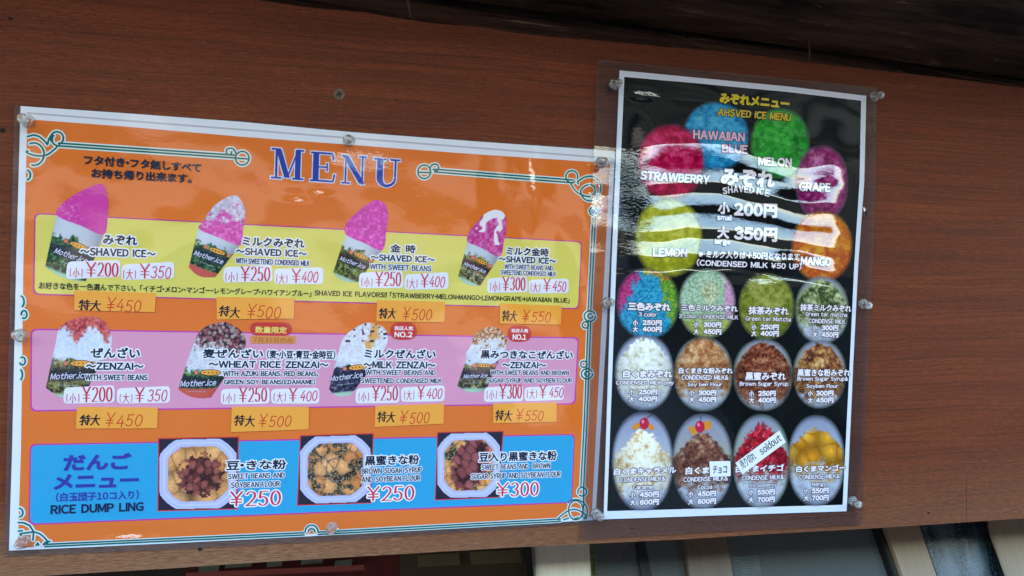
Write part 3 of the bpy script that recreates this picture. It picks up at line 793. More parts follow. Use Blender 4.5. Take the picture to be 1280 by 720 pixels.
# MENU, a heavy roman face built stroke by stroke
def menu_word():
    s = Sheet(B1)
    def seg(cell, x1, y1, x2, y2, w_, serif=True):
        (xa, xb, yb_, h_) = cell
        a, ex, ey, L, H = frame(xa, xb, yb_, h_)
        def pt(x, y): return (a[0] + ex[0] * x * L + ey[0] * y * H, a[1] + ex[1] * x * L + ey[1] * y * H)
        for grow, mi, z in ((0, 0, .66), (1.3 * PXMM, 1, .58)):
            gx, gy = grow / L, grow / H; ww = w_ / 2 + gx
            yl, yh = (y1, y2) if y1 < y2 else (y2, y1)
            if abs(y2 - y1) < 1e-6: P4 = [(min(x1, x2) - gx, y1 - w_ / 2 - gy), (max(x1, x2) + gx, y1 - w_ / 2 - gy), (max(x1, x2) + gx, y1 + w_ / 2 + gy), (min(x1, x2) - gx, y1 + w_ / 2 + gy)]
            else:
                xl_, xh_ = (x1, x2) if y1 < y2 else (x2, x1)
                P4 = [(xl_ - ww, yl - gy), (xl_ + ww, yl - gy), (xh_ + ww, yh + gy), (xh_ - ww, yh + gy)]
            s.poly([pt(*p) for p in P4], z + rz.random() * .03, mi)
    M = (338.5, 379, 223, 38)
    for a in ((.16, .03, .16, .97, .07), (.22, .97, .50, .05, .17), (.50, .05, .82, .97, .05), (.82, .03, .82, .97, .17)): seg(M, *a)
    for a in ((0, .03, .32, .03, .06), (0, .97, .28, .97, .06), (.66, .03, 1, .03, .06), (.76, .97, 1, .97, .06)): seg(M, *a)
    E_ = (387.5, 418, 226.5, 37)
    for a in ((.22, .03, .22, .97, .24), (0, .03, .95, .03, .06), (0, .97, .90, .97, .06), (.3, .5, .68, .5, .05), (.68, .36, .68, .64, .06), (.93, .03, .99, .28, .07), (.90, .97, .93, .74, .07)): seg(E_, *a)
    N = (426.5, 457, 229.5, 36)
    for a in ((.16, .03, .16, .97, .07), (.14, .97, .84, .03, .24), (.84, .0, .84, .97, .07), (0, .03, .34, .03, .06), (0, .97, .22, .97, .06), (.68, .97, 1, .97, .06)): seg(N, *a)
    U = (466, 499, 232.5, 35)
    for a in ((.24, .28, .24, .97, .23), (.82, .30, .82, .97, .07), (.0, .97, .46, .97, .06), (.62, .97, 1, .97, .06)): seg(U, *a)
    arcp = [(.24, .30), (.27, .16), (.36, .06), (.50, .02), (.66, .07), (.78, .17), (.82, .30)]; ws = [.23, .22, .18, .12, .09, .08, .07]
    for i in range(6): seg(U, *arcp[i], *arcp[i + 1], ws[i]) if abs(arcp[i][1] - arcp[i + 1][1]) > .02 else None
    a, ex, ey, L, H = frame(*U)
    for i in range(6):
        p, r_ = arcp[i], arcp[i + 1]
        pp = [(a[0] + ex[0] * x * L + ey[0] * y * H, a[1] + ex[1] * x * L + ey[1] * y * H) for x, y in (p, r_)]
        nib_seg(s, pp[0], pp[1], ws[i] * L * .45, .05 * H, .66, 0); nib_seg(s, pp[0], pp[1], ws[i] * L * .45 + .7, .05 * H + .7, .57, 1)
    return s.build('lettering', [ink('2a3c9c'), ink('cfd3ea')], LP)
menu_word()

# ---- cups: printed photographs
def cup(rimL, rimR, botR, botL, ice, style, band, sleeve=.28, seed=1, dark='24323a', leaf='4a7a3c', lo='2c4a34'):
    ice_s = smooth_poly(ice, 5)
    cupq = [rimL, rimR, botR, botL]
    # rounded bottom
    bx, by = (botL[0] + botR[0]) / 2, (botL[1] + botR[1]) / 2
    nx_, ny_ = -(rimL[1] + rimR[1]) / 2 + by, 0
    dvec = np.array([bx - (rimL[0] + rimR[0]) / 2, by - (rimL[1] + rimR[1]) / 2]); dvec /= np.linalg.norm(dvec)
    bot = [tuple(np.array(botR) * (1 - t) + np.array(botL) * t + dvec * 5.5 * math.sin(math.pi * t)) for t in np.linspace(0, 1, 9)]
    cp = [rimL, rimR] + bot
    u_ax = np.array(rimR, float) - np.array(rimL, float); o0 = np.array(rimL, float)
    Lh = np.array([bx, by]) - (np.array(rimL) + np.array(rimR)) / 2; hh = np.linalg.norm(Lh); A_ = np.stack([u_ax, Lh], 1); Ai = np.linalg.inv(A_)
    r = empty  # noqa
    def f_cup(px, py):
        m = inside(px, py, cp)
        u = Ai[0, 0] * (px - o0[0]) + Ai[0, 1] * (py - o0[1]); v = Ai[1, 0] * (px - o0[0]) + Ai[1, 1] * (py - o0[1])
        n1 = fbm(px * .22, py * .22, seed); n2 = fbm(px * .38, py * .38, seed + 40, 4)
        c = mixc(np.ones(px.shape + (3,)) * C('d4d6e2'), np.ones(px.shape + (3,)) * C('b6b8ca'), u * .9)
        lf = ramp(n2, [(.25, '1c2a22'), (.45, lo), (.6, leaf), (.8, 'a8b07c')])
        edge = sleeve + (n1 - .5) * .30 + .04 * np.sin(u * 9)
        c = mixc(c, lf, (v - edge) * 22)
        dk = np.exp(-((v - sleeve - .30) / .13) ** 2) * (1.15 - abs(u - .5) * .6)
        c = mixc(c, np.ones_like(c) * C(dark) + (n2[..., None] - .5) * 40, np.clip(dk * 1.5 - .25, 0, .93) * (v > edge))
        lw = ramp(n2, [(.34, '161e1a'), (.5, lo), (.64, leaf), (.85, 'a4b488')]); c = mixc(c, lw, (v - sleeve - .45 + (n1 - .5) * .2) * 9)
        if band: c = mixc(c, np.ones_like(c) * C(band), (v - .89 + .05 * (u - .5) ** 2 * 4) * 40)
        else: c = mixc(c, np.ones_like(c) * C('a9c6b0'), (v - .97) * 18)
        c = c * (1 - .18 * np.clip(abs(u - .42) * 2, 0, 1) ** 3)[..., None]
        return c, m.astype(float)
    xs = [p[0] for p in cp]; ys = [p[1] for p in cp]
    o_ = picture('printed_cup', (min(xs) - 1, min(ys) - 1, max(xs) + 1, max(ys) + 1), f_cup, .64, LP, 'left', B1)
    def f_ice(px, py):
        m = inside(px, py, ice_s); n1 = fbm(px * .25, py * .25, seed + 3); n2 = .5 + (fbm(px * .30, py * .30, seed + 9, 4) - .5) * .8
        ys_ = [p[1] for p in ice]; t = (py - min(ys_)) / (max(ys_) - min(ys_))
        return style(px, py, n1, n2, t), m.astype(float)
    xs = [p[0] for p in ice_s]; ys = [p[1] for p in ice_s]
    picture('printed_ice', (min(xs) - 1, min(ys) - 1, max(xs) + 1, max(ys) + 1), f_ice, .70, o_, 'left', B1)
    # oval badge with two flowers
    cx, cy = (o0 + u_ax * .60 + Lh * (sleeve + .10)); ang = math.atan2(u_ax[1], u_ax[0]); L_ = np.linalg.norm(u_ax)
    s = Sheet(B1)
    def el(cx, cy, a, b_, z, mi):
        s.poly([P(cx + a * math.cos(t) * math.cos(ang) - b_ * math.sin(t) * math.sin(ang), cy + a * math.cos(t) * math.sin(ang) + b_ * math.sin(t) * math.cos(ang)) for t in [k * math.pi / 8 for k in range(16)]], z, mi)
    el(cx, cy, L_ * .20, L_ * .062, .74, 1); el(cx, cy, L_ * .185, L_ * .05, .76, 0)
    for sgn in (-1, 1):
        for k in range(5):
            a2 = k * 1.257; fx, fy = cx + sgn * L_ * .27 * math.cos(ang) + 1.7 * math.cos(a2), cy + sgn * L_ * .27 * math.sin(ang) + 1.7 * math.sin(a2)
            el(fx, fy, 1.15, 1.15, .77 + k * .004, 2)
        el(cx + sgn * L_ * .27 * math.cos(ang), cy + sgn * L_ * .27 * math.sin(ang), .9, .9, .80, 0)
    for k in range(4):
        t = (k - 1.5) * L_ * .075; el(cx + t * math.cos(ang), cy + t * math.sin(ang), .8, 1.0, .78, 1)
    s.build('badge', [ink('e8a040'), ink('4a2c1c'), ink('d86a5c')], o_)
    # brand lettering across the sleeve, following the tilt
    a0 = o0 + u_ax * .16 + Lh * (sleeve + .40); a1 = o0 + u_ax * .82 + Lh * (sleeve + .37)
    lettering('Mother.ice', a0[0], a1[0], a0[1], L_ * .12, 'd6d2e8', o_, yr=a1[1], bold=.12, slant=.25, halo=.5, halo_color='2a2440', z=.82, base=B1)
    s = Sheet(B1)
    for k in range(5):
        a2 = o0 + u_ax * (.36 + .07 * k) + Lh * (sleeve + .50); b2 = a2 + u_ax * .045
        nib_seg(s, P(*a2), P(*b2), .25, .18, .76, 0)
    s.build('small_print', [ink('9aa0b0')], o_)
    return o_
def S_pink(a='d63aa6', b_='e05ab4', c='e9a6d8', white=0.0, seed=0):
    def f(px, py, n1, n2, t):
        col = ramp(n2, [(.3, 'b82a8c'), (.5, a), (.62, b_), (.85, c)])
        if white: 
            col = mixc(col, ramp(n2, [(.3, 'b4a0b8'), (.6, 'd8cede'), (.9, 'f0e8f2')]), (white - t + (n1 - .5) * .9) * 6)
        return col
    return f
def S_cup1(px, py, n1, n2, t):
    col = np.ones(px.shape + (3,)) * C('d43a9e') + (n2[..., None] - .5) * 20
    return mixc(col, np.ones_like(col) * C('e0a0cc'), (n2 - .56) * 5 * np.clip((112 - px) / 22, 0, 1))
def S_cup4(px, py, n1, n2, t):
    col = ramp(n2, [(.3, 'b0307c'), (.5, 'd0509a'), (.8, 'e69ac4')])
    jx = (vn(px * .2, py * .2, 91) - .5) * 14
    w1 = np.exp(-((px + jx - 608 + (py - 275) * .6) / 5) ** 2) * (py < 290) + np.exp(-((px + jx * .6 - 624 + (py - 275) * .22) / 3.8) ** 2) + np.exp(-(((px - 618) / 9) ** 2 + ((py - 268) / 5) ** 2))
    return mixc(col, np.ones_like(col) * C('efe2ea'), (w1 - .45) * 3 * (py < 306))
def S_top(top, top2, body='e2e0ec', lim=.42, drip=.35):
    def f(px, py, n1, n2, t):
        col = ramp(n2, [(.3, 'ccc8da'), (.6, body), (.9, 'f0eef6')])
        tc_ = ramp(n2, [(.32, '5a2c30'), (.5, top), (.75, top2)])
        return mixc(col, tc_, (lim + (vn(px * .11, px * 0 + 3, 7) - .5) * drip + (n1 - .5) * .5 - t) * 9)
    return f
def S_bean(px, py, n1, n2, t):
    d1, d2, idv = worley(px * .22, py * .22, 4)
    col = ramp(n2, [(.3, 'c0bccc'), (.6, 'd8d6e0'), (.9, 'f0eef4')])
    bean = mixc(ramp(idv, [(0, '6a3038'), (.4, 'a0606a'), (.7, 'a89a94'), (1, '7a3a40')]), np.ones(px.shape + (3,)) * C('3a2228'), (d1 - .42) * 6)
    return mixc(col, bean, (.50 + (n1 - .5) * .6 - t + (px - 255) * .004) * 9)
def S_milk(px, py, n1, n2, t):
    col = ramp(n2, [(.3, 'ccc6d4'), (.6, 'e4e0ea'), (.9, 'f6f2f6')])
    col = mixc(col, np.ones_like(col) * C('e0a45c'), (np.exp(-((px - 466 + (py - 420) * .3) / 9) ** 2) - .55 + (n1 - .5) * 1.2) * 3 * (py < 438))
    return mixc(col, np.ones_like(col) * C('4a2438'), (vn(px * .3, py * .35, 31) - .72) * 14 * (t < .42))
def S_kinako(px, py, n1, n2, t):
    col = ramp(n2, [(.3, 'c2c4d4'), (.6, 'dadbe6'), (.9, 'f2f0f6')])
    k = ramp(vn(px * .6, py * .6, 9), [(0, '5a3028'), (.4, 'a86a4a'), (.7, 'd4a884'), (1, 'e8d0b8')])
    return mixc(col, k, (.5 + (n1 - .5) * .9 - t) * 7)
def S_red(px, py, n1, n2, t):
    col = ramp(n2, [(.3, 'c8cce0'), (.6, 'd8dcee'), (.9, 'eceef8')])
    k = ramp(n2, [(.3, '8a2a34'), (.5, 'c8504e'), (.8, 'e08e80')])
    lim = .30 + .28 * np.exp(-((px - 97) / 9) ** 2) + .34 * np.exp(-((px - 134) / 7) ** 2)
    return mixc(col, k, (lim + (n1 - .5) * .35 - t) * 9)
cup((71, 269), (131, 292), (108, 352), (57, 333), [(72, 270), (76, 257), (95, 243), (112, 234), (127, 230), (134, 240), (136, 260), (131, 293), (103, 283)], S_cup1, None, .30, 1)
cup((248, 286), (301, 306), (269, 347), (236, 334), [(249, 286), (255, 276), (264, 262), (276, 251), (293, 244), (302, 251), (307, 266), (304, 290), (301, 307), (275, 298)], S_pink(white=.52), 'c8584c', .26, 2)
cup((432, 293), (478, 312), (447, 353), (416, 340), [(432, 293), (434, 278), (450, 262), (465, 252), (472, 250), (482, 257), (485, 270), (483, 288), (478, 313), (455, 304)], S_pink('d424a4', 'e048b8'), None, .26, 3, dark='33282e', leaf='7a8a3c', lo='5a5a30')
cup((584, 302), (624, 320), (600, 357), (572, 345), [(584, 302), (586, 290), (596, 278), (606, 267), (620, 262), (630, 268), (633, 282), (630, 300), (624, 321), (603, 311)], S_cup4, None, .26, 4, dark='4a2e34', leaf='a09858', lo='6a6040')
cup((71, 424), (141, 424), (103, 500), (58, 484), [(71, 425), (74, 412), (84, 402), (98, 397), (112, 395), (124, 397), (134, 404), (138, 414), (141, 426), (132, 448), (108, 452), (85, 446), (69, 446)], S_red, None, .34, 5, dark='2e2e30', leaf='8a8248', lo='6a6038')
cup((241, 432), (307, 432), (264, 497), (223, 486), [(241, 434), (247, 418), (256, 409), (268, 404), (281, 402), (293, 407), (303, 415), (308, 430), (296, 450), (280, 470), (255, 462), (234, 457)], S_bean, 'cc5848', .46, 6, dark='1e2a2c', leaf='4e8a44')
cup((422, 442), (482, 436), (438, 494), (411, 486), [(422, 443), (426, 428), (434, 417), (448, 407), (461, 403), (475, 406), (483, 414), (484, 428), (474, 446), (456, 462), (438, 456), (419, 450)], S_milk, None, .30, 7, dark='24203e', leaf='3a3a60', lo='2a2848')
cup((588, 430), (632, 430), (607, 488), (571, 482), [(588, 432), (590, 423), (598, 414), (610, 408), (622, 410), (630, 418), (634, 430), (624, 448), (606, 456), (582, 446)], S_kinako, None, .38, 8, dark='3a2e3e', leaf='9a9058', lo='5a5040')

def backing(c, r=3.0, z=.79, color='e6e0ec'):
    s = Sheet(B1); s.poly(rrect_px(c, r, 4), z); return s.build('price_backing', [ink(color)], LP)
def price(xs, xy, xd, yb, h, digits, hand=False, hs=12, small='小'):
    """(size) in xs, yen sign in xy, digits in xd"""
    strokes('(' + small + ')', xs[0], xs[1], yb + 1.5, hs, RD, LP, rx=.42, ry=.42, widths=[.55, 1.2, .55], base=B1, z=.90)
    strokes('¥', xy[0], xy[1], yb + .5, h + 1, RD, LP, rx=.95, ry=.45, base=B1, z=.90)
    if hand: strokes(digits, xd[0], xd[1], yb, h - 3, 'd02c50', LP, rx=.62, ry=.62, jit=.05, slant=.12, base=B1, z=.90)
    else: strokes(digits, xd[0], xd[1], yb, h, RD, LP, rx=.95, ry=.36, base=B1, z=.90)

# row one
T('みぞれ', 129.4, 172, 305.5, 12.5); T('～SHAVED ICE～', 101, 195, 319, 10)
backing([(85, 327), (151, 325), (151, 346), (83, 349)]); backing([(153, 331), (218, 327), (218, 348), (152, 350)])
price((87, 105), (108, 121), (122, 149), 345, 17, '200'); price((153.5, 171.5), (175, 188), (189, 215), 347, 17, '350', True, small='大')
T('お好きな色を一色選んで下さい。「イチゴ・メロン・マンゴー・レモン・グレープ・ハワイアンブルー」', 49.6, 389, 361, 9, yr=371, bold=.2, halo=0, color='2a3020')
T('SHAVED ICE FLAVORS!! 「STRAWBERRY・MELON・MANGO・LEMON・GRAPE・HAWAIIAN BLUE」', 393, 711, 369.8, 8, yr=379, bold=.22, halo=0, color='2a3020')
T('ミルクみぞれ', 303, 380.5, 307, 11.5); T('～SHAVED ICE～', 295, 383.5, 318.3, 9)
T('WITH SWEETENED CONDENSED MILK', 295, 387, 329.3, 7, bold=.3, halo=.8, color='2c3464')
backing([(280, 334), (340, 331), (341, 352), (279, 353)]); backing([(343, 336), (404, 334), (404, 355), (343, 355)])
price((281, 298), (300.7, 312), (313, 338), 350.5, 17, '250'); price((344.5, 360), (364, 376), (377, 398), 352.5, 16, '400', True, small='大')
T('金 時', 487.5, 519, 315.4, 10.5); T('～SHAVED ICE～', 463, 543, 325.6, 8.3)
T('WITH SWEET BEANS', 462, 538.7, 336.4, 7, bold=.32, halo=.8, color='2c3464')
backing([(449, 341), (503, 338), (504, 360), (448, 360)]); backing([(506, 343), (560, 340), (560, 361), (505, 362)])
price((450.6, 466), (468.5, 478), (479, 501), 357, 17, '250'); price((507, 522), (525, 535), (536, 556), 358.5, 16, '400', True, small='大')
T('ミルク金時', 632, 685, 318.6, 10.5); T('～SHAVED ICE～', 622.6, 694, 327.5, 8)
T('WITH SWEET BEANS AND', 630, 690, 336, 6, bold=.25, halo=.7, color='2c3464'); T('SWEETEND CONDENSED MILK', 625, 694, 343.2, 6, bold=.25, halo=.7, color='2c3464')
backing([(609, 348), (658, 345), (659, 365), (608, 366)]); backing([(660, 350), (710, 348), (710, 366), (660, 367)])
price((611, 625), (627, 635.5), (636.5, 656), 362.5, 16, '300'); price((661.5, 675), (678, 687), (690, 707), 363.5, 15, '450', True, small='大')
# row two
T('ぜんざい', 113.8, 175.6, 447, 13.5); T('～ZENZAI～', 108, 180, 461.8, 9.3); T('WITH SWEET BEANS', 107, 185, 475, 7.5, bold=.32, halo=.8)
backing([(81, 484), (144, 481), (144, 503), (80, 504)]); backing([(147, 485), (213, 482), (213, 503), (147, 504)])
price((82.7, 101), (103.5, 114), (115, 141.5), 501.5, 18, '200'); price((149, 167), (169, 181), (185, 210), 501.5, 17, '350', True, small='大')
T('麦ぜんざい', 254, 329, 447.3, 12); T('(麦・小豆・青豆・金時豆)', 333.5, 419, 448, 11, bold=.35); T('～WHEAT RICE ZENZAI～', 261, 410.6, 459.3, 9)
T('WITH AZUKI BEANS, RED BEANS,', 279, 397.5, 470.5, 7.4, bold=.3, halo=.8); T('GREEN SOY BEANS(EDAMAME)', 280, 394, 480.6, 7.4, bold=.3, halo=.8)
backing([(277, 486), (337, 484), (337, 504), (276, 505)]); backing([(339, 486), (399, 484), (399, 504), (339, 504)])
price((278, 295), (298.5, 309), (310, 334), 501.5, 17, '250'); price((341, 358), (361, 371), (375, 397), 500.5, 15, '400', True, small='大')
T('ミルクぜんざい', 455, 544, 447.3, 11.8); T('～MILK ZENZAI～', 454, 544, 460, 9)
T('WITH SWEET BEANS AND', 457, 544, 468.3, 6.4, bold=.25, halo=.7); T('SWEETENED CONDENSED MILK', 451, 551.7, 478.6, 6.4, bold=.25, halo=.7)
backing([(445, 485), (499, 482), (499, 503), (444, 504)]); backing([(501, 484), (555.5, 481), (555, 501), (501, 502)])
price((447, 461.5), (464.6, 474), (475, 497), 500, 17.5, '250'); price((503.5, 518), (521, 530), (532.7, 552.7), 498, 15.5, '400', True, small='大')
T('黒みつきなこぜんざい', 600, 715, 448, 11.3); T('～ZENZAI～', 627, 681.7, 460, 8.3)
T('WITH SWEET BEANS AND BROWN', 612.5, 710, 468.3, 6, bold=.25, halo=.7); T('SUGAR SYRUP AND SOYBEN FLOUR', 608, 714, 478, 6, bold=.25, halo=.7)
backing([(605, 484), (653, 481), (653, 501), (604, 502)]); backing([(655, 484), (704.5, 481), (704, 499.5), (655, 501)])
price((606.7, 621), (623, 632), (633, 651.5), 497.5, 17, '300'); price((657, 671), (673, 682), (685.4, 703.8), 496.5, 15, '450', True, small='大')
# small red badges
def badge(c, r, lines):
    s = Sheet(B1); s.poly(rrect_px(c, r, 6), .80); o_ = s.build('red_badge', [ink('c83830')], LP)
    for (t, a, b_, y, h, col) in lines: lettering(t, a, b_, y, h, col, o_, bold=.25, z=.88, base=B1)
badge([(313, 402.5), (365, 403), (364.5, 419.5), (313, 419)], 5.0, [('数量限定', 319, 358.5, 416, 8.3, 'ecd06a')])
badge([(487.5, 403), (520.5, 403), (520.5, 424.5), (487.5, 424.5)], 8.0, [('当店人気', 492.7, 516, 412.5, 5.4, 'f2d8dc'), ('NO.2', 492.7, 515, 421.2, 6.8, 'f6eef2')])
badge([(634, 406.5), (663.5, 406.5), (663, 427), (634, 427)], 8.0, [('当店人気', 638.5, 659.4, 415.4, 5, 'f2d8dc'), ('NO.1', 640, 657, 424.4, 7, 'f6eef2')])
# price slips
def slip(c, tk, yen, dg, yb, h, word, k):
    pts = [P(*p) for p in c]
    o_ = slab('price_slip', pts, .84, 1.15, ink('f2a03c'), LP, B1)
    strokes('特大', tk[0], tk[1], yb - 1, 12.5, '221a22', o_, rx=.85, ry=.65, z=1.2, jit=.09, slant=.1, base=B1)
    strokes('¥', yen[0], yen[1], yb, h, 'd03a20', o_, rx=.6, ry=.6, z=1.2, jit=.04, slant=.15, base=B1)
    strokes(word, dg[0], dg[1], yb, h - 3, 'd03a20', o_, rx=.62, ry=.62, z=1.2, jit=.06, slant=.15, base=B1)
slip([(94, 363), (195.5, 366), (194, 390), (94, 387.5)], (99, 127.5), (134, 145), (146, 178), 388.5, 17, '450', 0)
slip([(271, 371), (368, 372.4), (367, 398), (271.5, 399)], (273.5, 300.7), (309, 320), (321, 352), 396.5, 17, '500', 1)
slip([(471, 375), (556, 377), (555, 402.5), (470, 401.5)], (473, 495), (503, 512), (514, 540), 399, 16, '500', 2)
slip([(624, 379), (701, 382), (700, 405.6), (624, 404)], (626.5, 645.6), (652, 661), (663, 688), 401.5, 15, '550', 3)
slip([(97, 508), (198, 508.5), (197, 534.5), (96, 535)], (100.5, 126.7), (133, 144), (146, 179.6), 532.5, 17, '450', 4)
slip([(290, 508), (386, 508), (385.6, 536), (289, 539.5)], (292.5, 319), (323.5, 334), (336, 365), 533, 16, '500', 5)
slip([(469, 506.7), (554.6, 504), (553.8, 529), (468, 533)], (471, 494), (499, 509), (511, 537), 528.5, 16, '500', 6)
slip([(616, 504), (694.8, 502.5), (694.4, 526.5), (615.6, 528.5)], (618, 639.6), (643.8, 653), (655, 679), 525.5, 15, '550', 7)
o_ = slab('price_slip', q([(313.5, 419.5), (369.8, 420), (369, 429.3), (313.5, 429)]), .84, .92, ink('d98a42'), LP, B1)
lettering('7月31日のみ', 317, 366, 427.8, 6.5, '9a5030', o_, bold=.0, z=.97, base=B1)

# blue row
PB = '34349c'
T('だんご', 80, 164.4, 588, 21, PB, bold=1.0, halo=0); T('メニュー', 68, 174, 611.5, 19, PB, bold=1.0, halo=0)
T('(白玉団子10コ入り)', 70.7, 174, 626.5, 11.5, PB, bold=.3, halo=0); T('RICE DUMP LING', 64, 180, 642, 11.5, '16204a', bold=.5, halo=0)
T('豆・きな粉', 282.8, 357.6, 587.5, 12.5); T('SWEET BEANS AND', 285, 356, 598.3, 6.8, bold=.26, halo=.8); T('SOYBEAN FLOUR', 288.7, 350, 609.3, 7.2, bold=.26, halo=.8)
T('黒蜜きな粉', 455.6, 523.4, 581.5, 12.5); T('BROWN SUGAR SYRUP', 451.6, 527, 592, 7.2, bold=.26, halo=.8); T('AND SOYBEAN FLOUR', 451.6, 525, 602.3, 7.2, bold=.26, halo=.8)
T('豆入り黒蜜きな粉', 598, 695, 577, 12); T('SWEET BEANS AND  BROWN', 601, 687, 587, 6.8, bold=.26, halo=.8); T('SUGAR SYRUP AND SOYBEAN FLOUR', 588, 700, 598.8, 7.2, bold=.26, halo=.8)
for (xy, xd, yb_, h, d) in (((287.5, 304), (306, 352), 631.5, 17.5, '250'), ((458, 474), (476, 518), 625, 17, '250'), ((619.5, 635), (636.5, 673), 619.5, 16.5, '300')):
    strokes('¥', xy[0], xy[1], yb_, h, 'd42a4c', LP, rx=1.3, ry=.8, base=B1, z=.92, halo=1.6)
    strokes(d, xd[0], xd[1], yb_, h, 'd42a4c', LP, rx=1.4, ry=.65, base=B1, z=.92, halo=1.6)

def bowl(c, seed, food):
    """printed photograph of a white tray, framed in red"""
    s = Sheet(B1); o4 = [P(*p) for p in c]; s.poly(o4, .60, 0); s.poly(inset(o4, .8), .64, 1)
    (x0, y0), (x1, y1), (x2, y2), (x3, y3) = c
    def uv(u, v): 
        return ((1 - u) * (1 - v) * x0 + u * (1 - v) * x1 + u * v * x2 + (1 - u) * v * x3, (1 - u) * (1 - v) * y0 + u * (1 - v) * y1 + u * v * y2 + (1 - u) * v * y3)
    o_ = s.build('printed_bowl', [ink('c83434'), ink('241e30')], LP)
    bx0, bx1 = min(x0, x3), max(x1, x2); by0, by1 = min(y0, y1), max(y2, y3)
    def f(px, py):
        u = (px - (x0 + x3) / 2) / ((x1 + x2) / 2 - (x0 + x3) / 2); v = (py - (y0 + y1) / 2 - (u - .5) * ((y1 + y2) / 2 - (y0 + y3) / 2)) / ((y2 + y3) / 2 - (y0 + y1) / 2)
        a, b_ = (u - .5) * 2, (v - .5) * 2
        d = np.maximum(np.maximum(abs(a), abs(b_)), (abs(a) + abs(b_)) / 1.56)
        d = .75 * d + .25 * (abs(a) ** 6 + abs(b_) ** 6) ** (1 / 6)
        n1 = fbm(px * .2, py * .2, seed); n2 = fbm(px * .7, py * .7, seed + 5, 3)
        c_ = ramp(d, [(.0, 'a8a0c8'), (.74, 'a49cc4'), (.77, 'c9c6ea'), (.80, 'b2b0da'), (.83, 'd0cff2'), (.90, 'b8b8e0'), (.95, 'c4c4ea'), (1, '9c9ccc')])
        fd = food(px, py, a, b_, n1, n2)
        c_ = mixc(c_, fd, (.755 + (n1 - .5) * .06 - d) * 40)
        return c_, (d < .955).astype(float)
    picture('tray', (bx0, by0, bx1, by1), f, .68, o_, 'left', B1)
def cream_(px, py, n2): return ramp(n2, [(.3, 'b07a4c'), (.55, 'd49c68'), (.85, 'e0b080')])
def blobs(px, py, cell, seed, fill, line):
    d1, d2, idv = worley(px / cell, py / cell, seed)
    c_ = ramp(idv, fill); sh_ = np.clip(1.12 - d1 * .55, .5, 1.1)[..., None]
    return mixc(c_ * sh_, np.ones_like(c_) * C(line), (.10 - (d2 - d1)) * 12), d1, d2
def balls(px, py, cell, seed, fill, gap, r0=.60, asp=1.0, rot=0.0):
    x = px * math.cos(rot) + py * math.sin(rot); y = -px * math.sin(rot) + py * math.cos(rot)
    wob = fbm(px * .35, py * .35, seed + 3, 2) - .5
    d1, d2, idv = worley(x / cell, y / cell / asp, seed)
    c_ = ramp(idv, fill) * (1.16 - .75 * d1 ** 2 + (fbm(px * .5, py * .5, seed, 3) - .5) * .35)[..., None]
    g = np.maximum((d1 + wob * .35 - r0) * 9, (.07 - (d2 - d1)) * 14)
    return mixc(c_, gap, g)
def food1(px, py, a, b_, n1, n2):
    base = balls(px, py, 22, 6, [(0, 'c08048'), (1, 'd69c62')], np.ones(px.shape + (3,)) * C('9a6038'), .95)
    dk_ = ramp(n2, [(.3, '24120e'), (.7, '5a2a24')])
    beans = balls(px, py, 8.4, 12, [(0, '6e342e'), (.5, '8e4a40'), (1, '54241f')], dk_, .50, 1.25, .6)
    rr = np.hypot((a - .08) / .55, (b_ - .04) / .55) + (n1 - .5) * 1.1
    return mixc(base, beans, (1 - rr) * 12)
def food2(px, py, a, b_, n1, n2):
    dark_ = ramp(n2, [(.3, '1c1814'), (.5, '4a3a28'), (.66, '8a7858'), (.8, 'c8bca0')])
    c_ = balls(px, py, 17, 23, [(0, 'b46c38'), (.5, 'cc8a54'), (1, 'd89c68')], dark_, .55)
    edge = np.hypot(a / .95, b_ / .95); c_ = mixc(c_, dark_, (fbm(px * .13, py * .13, 9, 3) + edge * .24 - .73) * 9)
    ln = abs(np.hypot((a + .02) / .28, (b_ - .02) / .42) - .8 + (n1 - .5) * .3)
    return mixc(c_, np.ones_like(c_) * C('6a5868'), (.08 - ln) * 14 * (a < .1))
def food3(px, py, a, b_, n1, n2):
    dark_ = ramp(n2, [(.3, '1c1814'), (.5, '4a3a28'), (.66, '8a7c58'), (.8, 'c8bc94')])
    base = balls(px, py, 13.5, 35, [(0, 'c07c40'), (1, 'dc9e5c')], dark_, .52)
    dk_ = ramp(n2, [(.3, '26100e'), (.7, '4a201e')])
    beans = balls(px, py, 9.5, 41, [(0, '7a3a3a'), (.5, '9c5452'), (1, '62292a')], dk_, .56, 1.3, -.5)
    rr = np.hypot((a - .05 + b_ * .25) / .58, (b_ + .02) / .8) + (n1 - .5) * .5
    return mixc(base, beans, (1 - rr) * 12)
bowl([(198, 547), (299, 545), (297.5, 636), (197, 638.5)], 3, food1)
bowl([(375, 543.5), (467, 540.8), (464, 628.5), (371, 631.5)], 8, food2)
bowl([(546, 539.5), (629, 538), (623.5, 621.5), (543, 624.8)], 15, food3)

